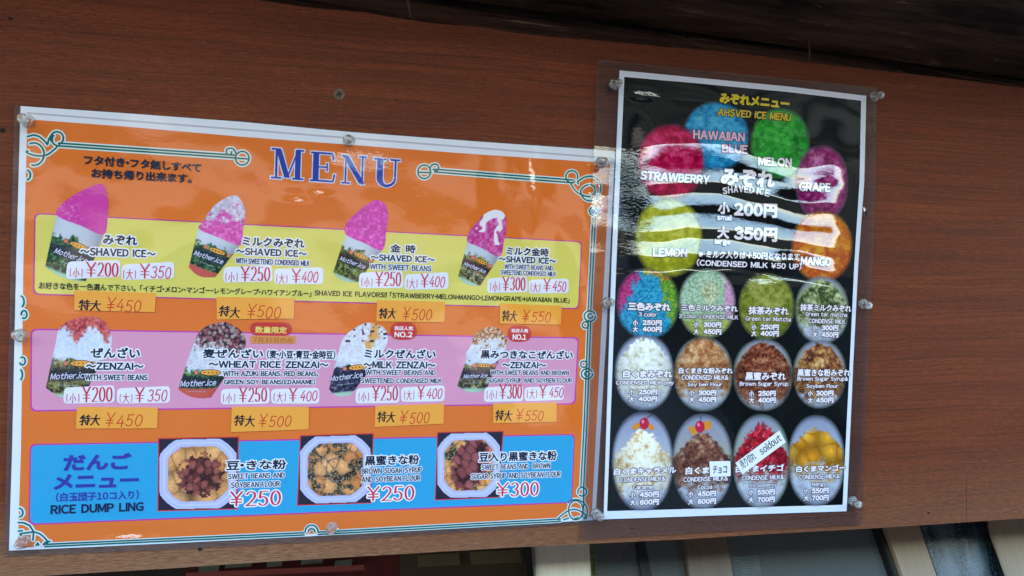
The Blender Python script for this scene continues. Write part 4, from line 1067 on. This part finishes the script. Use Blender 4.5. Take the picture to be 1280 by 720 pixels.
# ------------------------------------------------------------------ right poster
B2 = P(753, 648)
M2 = MB @ Matrix.Translation((B2[0] * .001, B2[1] * .001, .0009))
RP = empty('tall_menu_poster', M2, 'tall black laminated shaved ice menu with round ice pictures, pinned at right', 'menu poster')
slab('pouch_edge', q([(745.5, 75), (1094, 110), (1092.5, 230), (1088, 350), (1081, 510), (1074, 655), (900, 663.5), (725, 673.5), (731, 520), (737, 300)]), 1.25, 1.4, film_mat('right'), RP, B2)
slab('paper', q([(773, 88.8), (870, 98), (985, 109), (1080.5, 120.5), (1078, 227), (1070.5, 330), (1064.5, 450), (1056, 638), (900, 643), (753, 648), (757, 520), (763, 330)]), 1.4, 1.52, ink('dde1f0', 'right', name='white_paper_tall'), RP, B2)
panel('printed_ground', q([(779, 97), (870, 105), (985, 116), (1074, 126.5), (1072, 227), (1065.5, 330), (1060, 450), (1051, 630), (900, 634), (757.5, 637.8), (762, 520), (769, 330)]), '0a0e0f', 1.58, 'right', RP, B2)
_zo = [1.64]
def oval(name, cx, cy, rx, ry, fn, tilt=0.0, glow='c8d4d0', seed=1, gin=.90):
    _zo[0] += .012; z = _zo[0]
    def f(px, py):
        a, b_ = (px - cx) / rx, (py - cy) / ry
        d = (abs(a) ** 2.15 + abs(b_) ** 2.15) ** (1 / 2.15)
        n1 = fbm(px * .18, py * .18, seed); n2 = fbm(px * .55, py * .55, seed + 5, 4)
        c_ = fn(px, py, a, b_, d, n1, n2)
        if glow: c_ = mixc(c_, np.ones_like(c_) * C(glow), (d - gin) * 5 * .8)
        return c_, np.clip((1.05 - d) * 7, 0, 1)
    return picture(name, (cx - rx * 1.08, cy - ry * 1.08, cx + rx * 1.08, cy + ry * 1.08), f, z, RP, 'right', B2, .8, True)
def ball(c1, c2, c3):
    def f(px, py, a, b_, d, n1, n2):
        g = fbm(px * .16, py * .16, 61, 4); st_ = fbm(px * .5 + py * .2, py * .6, 63, 3)
        v_ = .50 + (g - .5) * .9 + (st_ - .5) * .35 - .20 * np.clip(d - .45, 0, 1) - .10 * b_
        return ramp(v_, [(.22, c1), (.5, c2), (.80, c3)])
    return f
def heap(cols, base, y0=-.95, slope=1.0, lim=.95, food=None, ex=2.0):
    """food heap with a rounded top, pale ice below"""
    def f(px, py, a, b_, d, n1, n2):
        bg = ramp(b_ + (n1 - .5) * .3, [(-1, '8e92ac'), (.1, base), (.6, 'b4b8c6'), (1, '9498a8')])
        prof = y0 + slope * abs(a) ** ex * .80 + (vn(px * .35, py * .35, 15) - .5) * .16
        g = fbm(px * .16, py * .16, 71, 4) * .65 + fbm(px * .45, py * .45, 73, 3) * .35
        fd = ramp(.5 + (g - .5) * 1.35, cols) if food is None else food(px, py, n1, n2)
        fd = fd * (1.06 - .22 * np.clip(abs(a), 0, 1) ** 2 - .1 * b_)[..., None]
        c_ = mixc(bg, fd, (b_ - prof) * 14)
        return mixc(c_, bg + (g[..., None] - .5) * 90, (b_ - lim + (n1 - .5) * .9) * 3)
    return f
oval('printed_ice_ball', 893, 171, 40, 42, ball('1668a0', '2f9ed0', '62b8dc'), seed=2, glow='3a5a78', gin=.95)
oval('printed_ice_ball', 973, 180, 36, 43, ball('0c6a1c', '1f9c2c', '4ab848'), seed=3, glow='96a89c')
oval('printed_ice_ball', 837, 203, 41, 46, ball('8a0830', 'c01650', 'd84a80'), seed=4, glow='7a8494', gin=.94)
oval('printed_ice_ball', 1025, 229, 32, 46, ball('5a1444', '982868', 'c87ab4'), seed=5, glow='9ca6b6')
oval('printed_ice_ball', 834, 297, 41, 48, ball('8a8a1c', 'b2ae28', 'ccc656'), seed=6, glow='9aa468', gin=.95)
oval('printed_ice_ball', 1025, 308, 37, 43, ball('b04420', 'd07a1c', 'e0a428'), seed=7, glow='b89a78', gin=.94)
def f3c(px, py, a, b_, d, n1, n2):
    c_ = ramp(n2, [(.3, '1a6a94'), (.5, '2a92bc'), (.8, '58b4cc')])
    c_ = mixc(c_, ramp(n2, [(.3, '2a7a3c'), (.5, '6a9a2e'), (.8, 'b8b83c')]), (a * .9 - b_ * .2 - .45 + (n1 - .5) * .5) * 6)
    c_ = mixc(c_, ramp(n2, [(.3, '8a1a50'), (.6, 'c8407e')]), (-a * .75 - b_ * .45 - .52 + (n1 - .5) * .4) * 7)
    return mixc(c_, ramp(n2, [(.3, '8a5a24'), (.6, 'c8a83a')]), (-b_ + a * .3 - .78 + (n1 - .5) * .3) * 7)
def f3m(px, py, a, b_, d, n1, n2):
    c_ = ramp(n2, [(.3, '7a9a74'), (.5, 'a4c0a0'), (.8, 'd0dccc')])
    c_ = mixc(c_, ramp(n2, [(.3, 'b0709c'), (.6, 'd8a4c4')]), (a - .55 + (n1 - .5) * .4) * 6)
    c_ = mixc(c_, ramp(n2, [(.3, '7a8a3c'), (.6, 'b4b860')]), (b_ - .35 + (n1 - .5) * .5) * 4)
    return mixc(c_, ramp(n2, [(.3, '8a8a5a'), (.6, 'd4d8b4')]), (.42 - np.hypot(a - .1, b_ + .35) + (n1 - .5) * .5) * 6)
oval('printed_ice_oval', 808, 379, 38, 43, f3c, seed=8, glow='5a7a90', gin=.93)
oval('printed_ice_oval', 882, 379, 34.5, 42, f3m, seed=9, glow='a0a8a8')
oval('printed_ice_oval', 956, 383, 34, 40.5, ball('5c6418', '8a8c34', 'a8a85c'), seed=10, glow='8c9484')
oval('printed_ice_oval', 1025, 387, 32.5, 41, heap([(.25, '28321c'), (.45, '5a6438'), (.6, '98a070'), (.8, 'd0d4b0')], '8c9a50', lim=.35), seed=11, glow='a0aca0')
oval('printed_ice_oval', 803.5, 465, 35.5, 46, heap([(.2, 'a8a284'), (.38, 'd4d0bc'), (.5, 'dcdad4'), (.8, 'efeeee')], 'c4c4d4', lim=.45), seed=12, glow='9a9cb8')
oval('printed_ice_oval', 877, 467, 35.5, 45, heap([(.25, '7c4a2c'), (.45, 'a87048'), (.6, 'c09064'), (.85, 'dcb890')], 'a8a080', y0=-1.1, lim=.35), seed=13, glow='9aa49c')
oval('printed_ice_oval', 951.5, 468, 36, 43.5, heap([(.25, '3c1c14'), (.45, '6c3424'), (.6, '8a5038'), (.85, 'b89070')], '9a8a60', lim=.6), seed=14, glow='aab4b4', gin=.88)
oval('printed_ice_oval', 1022, 467, 32, 41.5, heap([(.25, '40241a'), (.45, '80482c'), (.6, 'a87a44'), (.85, 'd0b084')], 'a09070', lim=.5), seed=15, glow='a4a8a4')
def mango_food(px, py, n1, n2):
    c_, d1, d2 = blobs(px, py, 17, 77, [(0, 'c07a1c'), (.5, 'e0a030'), (1, 'd08c24')], 'a0641c'); return c_ + (n2[..., None] - .5) * 25
def berry_food(px, py, n1, n2):
    c_, d1, d2 = blobs(px, py, 9, 51, [(0, 'a01828'), (.5, 'c82c3c'), (1, '8a1020')], '64101c'); return mixc(c_, np.ones_like(c_) * C('e88a94'), (n2 - .68) * 8)
o1 = oval('printed_ice_oval', 801.5, 576, 37, 60, heap([(.2, 'b08c58'), (.38, 'dcc090'), (.5, 'e6dcc6'), (.8, 'f4eee2')], 'b8bcc8', y0=-.72, slope=.82, lim=.45, ex=1.3), seed=16, glow='8c90b4', gin=.93)
o2 = oval('printed_ice_oval', 876, 576, 36.5, 57.5, heap([(.25, '3c2018'), (.42, '64382a'), (.6, '84543e'), (.85, 'b89880')], 'a8a490', y0=-.68, slope=.78, lim=.35, ex=1.4), seed=17, glow='a8aeb8', gin=.93)
o3 = oval('printed_ice_oval', 949.5, 576, 34.5, 57, heap(None, 'a4ac90', y0=-.86, slope=.9, lim=.10, ex=1.4, food=berry_food), seed=18, glow='a8b8a8')
o4 = oval('printed_ice_oval', 1018, 575, 34.5, 55, heap(None, 'b0b8c4', y0=-.74, slope=.6, lim=.05, ex=1.8, food=mango_food), seed=19, glow='9ca0b4')
def cherry(par, cx, cy, sx, sy, wedges):
    s = Sheet(B2)
    for k, (x, y, a, b_, r_) in enumerate(wedges):
        s.poly([P(x + a * math.cos(t) * math.cos(r_) - b_ * math.sin(t) * math.sin(r_), y + a * math.cos(t) * math.sin(r_) + b_ * math.sin(t) * math.cos(r_)) for t in [i * math.pi / 8 for i in range(16)]], 1.96 + k * .01, 2)
    s.poly([P(cx + 6 * math.cos(t), cy + 7.5 * math.sin(t)) for t in [i * math.pi / 9 for i in range(18)]], 2.02, 0)
    s.poly([P(cx - 1.8 + 1.6 * math.cos(t), cy - 2.5 + 2.4 * math.sin(t)) for t in [i * math.pi / 5 for i in range(10)]], 2.05, 3)
    nib_seg(s, P(cx + 1, cy - 5), P(sx, sy), .3, .3, 2.05, 1)
    s.build('cherry', [ink('c01c40', 'right'), ink('3a2030', 'right'), ink('d88a28', 'right'), ink('e88aa0', 'right')], par)
cherry(o1, 803.5, 528.5, 814.5, 516, [(794, 532, 6, 3.6, -.5), (812, 533, 5, 3, .9)])
cherry(o2, 872.8, 532.5, 874, 519, [(864, 537, 6.5, 4, .9), (882, 531, 5.5, 6, .3)])

PK = 'f4e8f0'
def R(s, xl, xr, yb, h, yr=None, color=PK, bold=.7, halo=.75, halo_color='2e2230', z=2.12, **k):
    return lettering(s, xl, xr, yb, h, color, RP, side='right', yr=yr, bold=bold, halo=halo, halo_color=halo_color, z=z, base=B2, **k)
R('みぞれメニュー', 897, 984, 130, 13.5, 137.5, color='e0c828', bold=.9); R('AHSVED ICE MENU', 894.6, 985.6, 145.2, 9.5, 152.3, color='d8bc24', bold=.45, slant=.1)
R('HAWAIIAN', 864, 928.5, 174.3, 11.5, 177.8, color='e6b8d0'); R('BLUE', 900, 932, 191.3, 11, 193, color='e6b8d0')
R('MELON', 945, 987, 207.3, 11, 209.3); R('STRAWBERRY', 798, 884, 225, 11.5, 231, slant=.08); R('GRAPE', 996, 1035.5, 239.3, 11.5, 240.5)
R('みぞれ', 898, 965, 231.5, 22, 236, bold=1.3, halo=.8, slant=.08)
for ch, x, y, r_ in (('S', 901.5, 243.5, -14), ('H', 908, 242, -10), ('A', 914.6, 241, -6), ('V', 921, 240.6, -2), ('E', 927.6, 241, 2), ('D', 934, 241.6, 4), ('I', 942.5, 242.6, 8), ('C', 946, 243.2, 10), ('E', 953, 245, 14)):
    w_ = 2.6 if ch == 'I' else 5.8
    R(ch, x, x + w_, y, 8.5, y + w_ * math.tan(math.radians(r_)) * .9 + .3, bold=.45)
R('小', 895, 909.7, 267.5, 15, bold=.9); R('200円', 915, 968.6, 271, 18, 273, bold=1.2, halo=.7); R('small', 894, 912, 275, 7, bold=.35)
R('大', 894, 909, 298, 15, bold=.9); R('350円', 915, 968.6, 300.8, 18, 302.8, bold=1.2, halo=.7); R('large', 891, 910.6, 306.5, 8, bold=.35)
R('※ミルク入りは＋50円となります', 871, 997, 322.3, 9.3, 325.5, bold=.4); R('(CONDENSED MILK ¥50 UP)', 868.5, 999, 332.6, 9, 337.6, bold=.4)
R('LEMON', 814, 857, 320.7, 11, 321.6); R('MANGO', 998, 1036, 331, 11, 333)
def pr(xa, xb, xc, xd, y1, y2, a, b_, h=7.2):
    R('小', xa, xb, y1, h, bold=.4); R(a + '円', xc, xd, y1, h, bold=.6)
    R('大', xa, xb, y2, h, bold=.4); R(b_ + '円', xc, xd, y2, h, bold=.6)
R('三色みぞれ', 783, 836, 387.5, 10.5); R('3 color', 796.5, 819.4, 395.3, 6, bold=.25); pr(789, 795.5, 801, 825, 406.5, 414.7, '250', '400')
R('三色ミルクみぞれ', 849, 919.4, 388, 8.5, bold=.45); R('3 color CONDENSE MILK', 846.5, 920, 397.3, 5.6, bold=.2); pr(864.6, 871, 877, 899.3, 409, 417.7, '300', '450')
R('抹茶みぞれ', 932.8, 983, 392.8, 10.5, bold=.5); R('Green ter Matcha', 929.4, 986, 400.5, 6, bold=.2); pr(936.7, 943, 948, 971, 412, 420, '250', '400')
R('抹茶ミルクみぞれ', 997.5, 1061, 388.3, 9, bold=.4); R('Green ter matcha', 1004, 1056, 394.8, 5.6, bold=.2); R('CONDENSE MILK', 1007.7, 1053.7, 403.6, 5.8, bold=.25); pr(1012.7, 1019, 1024, 1045, 413, 421.4, '300', '450')
R('白くまみぞれ', 776.7, 838, 471.6, 10); R('CONDENSED MILK only', 768, 840, 481.6, 6.8, bold=.3); pr(784, 791, 796, 819.5, 493, 501.7, '250', '400')
R('白くまきな粉みぞれ', 846, 913.4, 466.5, 7.8, bold=.4); R('CONDENSED MILK&', 849.6, 908, 474.2, 6.2, bold=.3); R('Soy ben Flour', 857, 900.4, 483.5, 6.2, bold=.25); pr(859, 866, 870.5, 893, 494, 502.5, '300', '450')
R('黒蜜みぞれ', 929, 979.4, 474.8, 10.5, bold=.45); R('Brown Sugar Syrup', 922, 982.5, 483.2, 6.8, bold=.25); pr(933.7, 940, 945, 967, 494.8, 503.3, '250', '400')
R('黒蜜きな粉みぞれ', 994, 1059.6, 469.7, 9.2, bold=.4); R('Brown Sugar Syrup&', 993.6, 1057, 476.8, 6.6, bold=.25); R('Soyben Flour', 1005, 1044.8, 485.5, 6.2, bold=.25); pr(1007, 1013, 1017, 1039, 494.6, 503.3, '300', '450')
R('白くまキャラメル', 765.4, 843, 593, 9, bold=.55); R('CONDENSE MILK&', 773, 829.6, 601.7, 6, bold=.25); R('Caramel', 789, 815, 610.7, 5.8, bold=.25); pr(785.4, 792, 797.5, 821.5, 621, 630.6, '450', '600', 7.5)
R('白くま', 854.6, 883.8, 592, 9.3, bold=.55); R('CONDENSE MILK&', 852, 907.3, 601.4, 6, bold=.25); R('Cocoa', 869.6, 888, 610.7, 5.6, bold=.25); pr(858, 864.5, 869.5, 892.7, 620.2, 629.6, '450', '600', 7.5)
R('白くまイチゴ', 917, 977, 589.8, 9, bold=.5); R('CONDENSE MILK&', 924.6, 977, 599.6, 6, bold=.25); R('Strawberry', 933.8, 968.3, 609.3, 6, bold=.2); pr(933, 939.5, 944, 966, 618, 627.3, '550', '700', 7.3)
R('白くまマンゴー', 992.3, 1053.8, 589.6, 8.5, bold=.5); R('CONDENSE MILK&', 996, 1046.5, 598.5, 6, bold=.25); R('Mango', 1012, 1030, 608, 6, bold=.2); pr(1001.7, 1008, 1012, 1033, 616.3, 625.2, '550', '700', 7.3)
o_ = slab('white_sticker', q([(884.4, 575.6), (910.4, 575), (910.8, 593.8), (885.2, 594.8)]), 2.26, 2.36, ink('eceef2', 'right'), RP, B2)
lettering('チョコ', 888.3, 906, 591, 10, '1c2c34', o_, side='right', bold=.25, z=2.40, base=B2)
o_ = slab('white_sticker', q([(916.7, 577.7), (971.5, 537), (979.6, 551.7), (925.4, 591.7)]), 2.26, 2.36, ink('eceef2', 'right'), RP, B2)
setp(o_, 'slanting white sold out strip over the strawberry picture')
lettering('売り切れ', 926, 943.5, 585.5, 12, '24303a', o_, side='right', yr=572.5, bold=.15, z=2.40, base=B2)
lettering('soldout', 949.5, 975, 568, 10.5, '24303a', o_, side='right', yr=549, bold=.2, z=2.40, base=B2)

# ------------------------------------------------------------------ push pins and screw
clear = bpy.data.materials.new('clear_pin_plastic'); w = NT(clear); b = w.add('BsdfPrincipled')
b.inputs['Base Color'].default_value = (.93, .92, .86, 1); b.inputs['Transmission Weight'].default_value = .86; b.inputs['Roughness'].default_value = .07; b.inputs['IOR'].default_value = 1.45
w.L(b.outputs[0], w.out.inputs[0])
steel = simple('pin_steel', (150, 150, 148), .3, 1)
prof = [(0, 1.2), (4.3, 1.2), (4.6, 1.6), (4.5, 2.1), (3.4, 2.5), (2.2, 3.0), (1.7, 4.2), (1.65, 6.6), (2.2, 8.2), (3.2, 9.4), (3.4, 10.2), (3.1, 10.9), (0, 11.2)]
bm = bmesh.new(); K = 24; rings = []
for r, z in prof:
    rings.append([bm.verts.new((0, 0, z * .001))] if r == 0 else [bm.verts.new((r * .001 * math.cos(2 * math.pi * k / K), r * .001 * math.sin(2 * math.pi * k / K), z * .001)) for k in range(K)])
for r1, r2 in zip(rings, rings[1:]):
    for k in range(K):
        if len(r1) == 1: bm.faces.new((r1[0], r2[k], r2[(k + 1) % K]))
        elif len(r2) == 1: bm.faces.new((r1[k], r2[0], r1[(k + 1) % K]))
        else: bm.faces.new((r1[k], r1[(k + 1) % K], r2[(k + 1) % K], r2[k]))
bmesh.ops.recalc_face_normals(bm, faces=bm.faces)
pin_me = bpy.data.meshes.new('pin_head'); bm.to_mesh(pin_me); bm.free(); pin_me.materials.append(clear)
for p in pin_me.polygons: p.use_smooth = True
bm = bmesh.new(); bmesh.ops.create_cone(bm, cap_ends=True, segments=8, radius1=.0003, radius2=.0005, depth=.0095)
for v in bm.verts: v.co.z += -.0014
needle_me = bpy.data.meshes.new('needle'); bm.to_mesh(needle_me); bm.free(); needle_me.materials.append(steel)
PINS = [(36, 152, 'clear push pin at the top left corner of the orange menu', 0), (436, 176, 'clear push pin above the word MENU on the top edge of the orange menu', 0),
        (750, 203.5, 'clear push pin at the top right corner of the orange menu, beside the black menu', 1), (27, 419, 'clear push pin halfway down the left edge of the orange menu', 0),
        (31, 676, 'clear push pin at the bottom left corner of the orange menu', 0), (415, 659, 'clear push pin at the middle of the bottom edge of the orange menu', 0),
        (743.5, 641.5, 'clear push pin where the bottom corners of both menus meet', 1), (758, 378.5, 'clear push pin halfway down the seam between the two menus', 1),
        (765.5, 106.5, 'clear push pin at the top left corner of the black menu', 1), (1090.5, 121.5, 'clear push pin outside the top right corner of the black menu', 1),
        (1077, 379.5, 'clear push pin halfway down the right edge of the black menu', 1), (1063.5, 625, 'clear push pin at the bottom right corner of the black menu', 1)]
for k, (px, py, lb, zz) in enumerate(PINS):
    X, Y = P(px, py)
    tl = Matrix.Rotation(math.radians(random.uniform(-7, 7)), 4, 'X') @ Matrix.Rotation(math.radians(random.uniform(-7, 7)), 4, 'Y')
    M = MB @ Matrix.Translation((X * .001, Y * .001, (.6 if zz else -.3) * .001)) @ tl
    e = empty('push_pin', M, lb, 'push pin', 'clear push pins holding the menus')
    for nm, me in (('pin_head', pin_me), ('needle', needle_me)):
        o = bpy.data.objects.new(nm, me); COL.objects.link(o); o.parent = e
# cross-head screw
scm = simple('dull_screw_metal', (104, 88, 72), .45, .8, noise=(300, (1, 1, 1), .6, 1.2)); scd = simple('screw_recess', (26, 22, 18), .8)
X, Y = P(424, 118)
e = empty('screw', MB @ Matrix.Translation((X * .001, Y * .001, .0002)) @ Matrix.Rotation(.35, 4, 'Z'), 'dull cross-head screw in the board above the orange menu', 'screw')
bm = bmesh.new(); bmesh.ops.create_cone(bm, cap_ends=True, segments=28, radius1=.0044, radius2=.0040, depth=.0006)
me = bpy.data.meshes.new('screw_head'); bm.to_mesh(me); bm.free(); link('screw_head', me, scm, e)
for a in (0, math.pi / 2):
    bm = bmesh.new(); bmesh.ops.create_cube(bm, size=1)
    for v in bm.verts: v.co = (v.co.x * .0046 * (.75 if v.co.z < 0 else 1), v.co.y * .0011, v.co.z * .00012 + .00038 + (a > 0) * .00003)
    bmesh.ops.rotate(bm, verts=bm.verts, matrix=Matrix.Rotation(a, 3, 'Z'))
    me = bpy.data.meshes.new('recess'); bm.to_mesh(me); bm.free(); link('recess', me, scd, e)
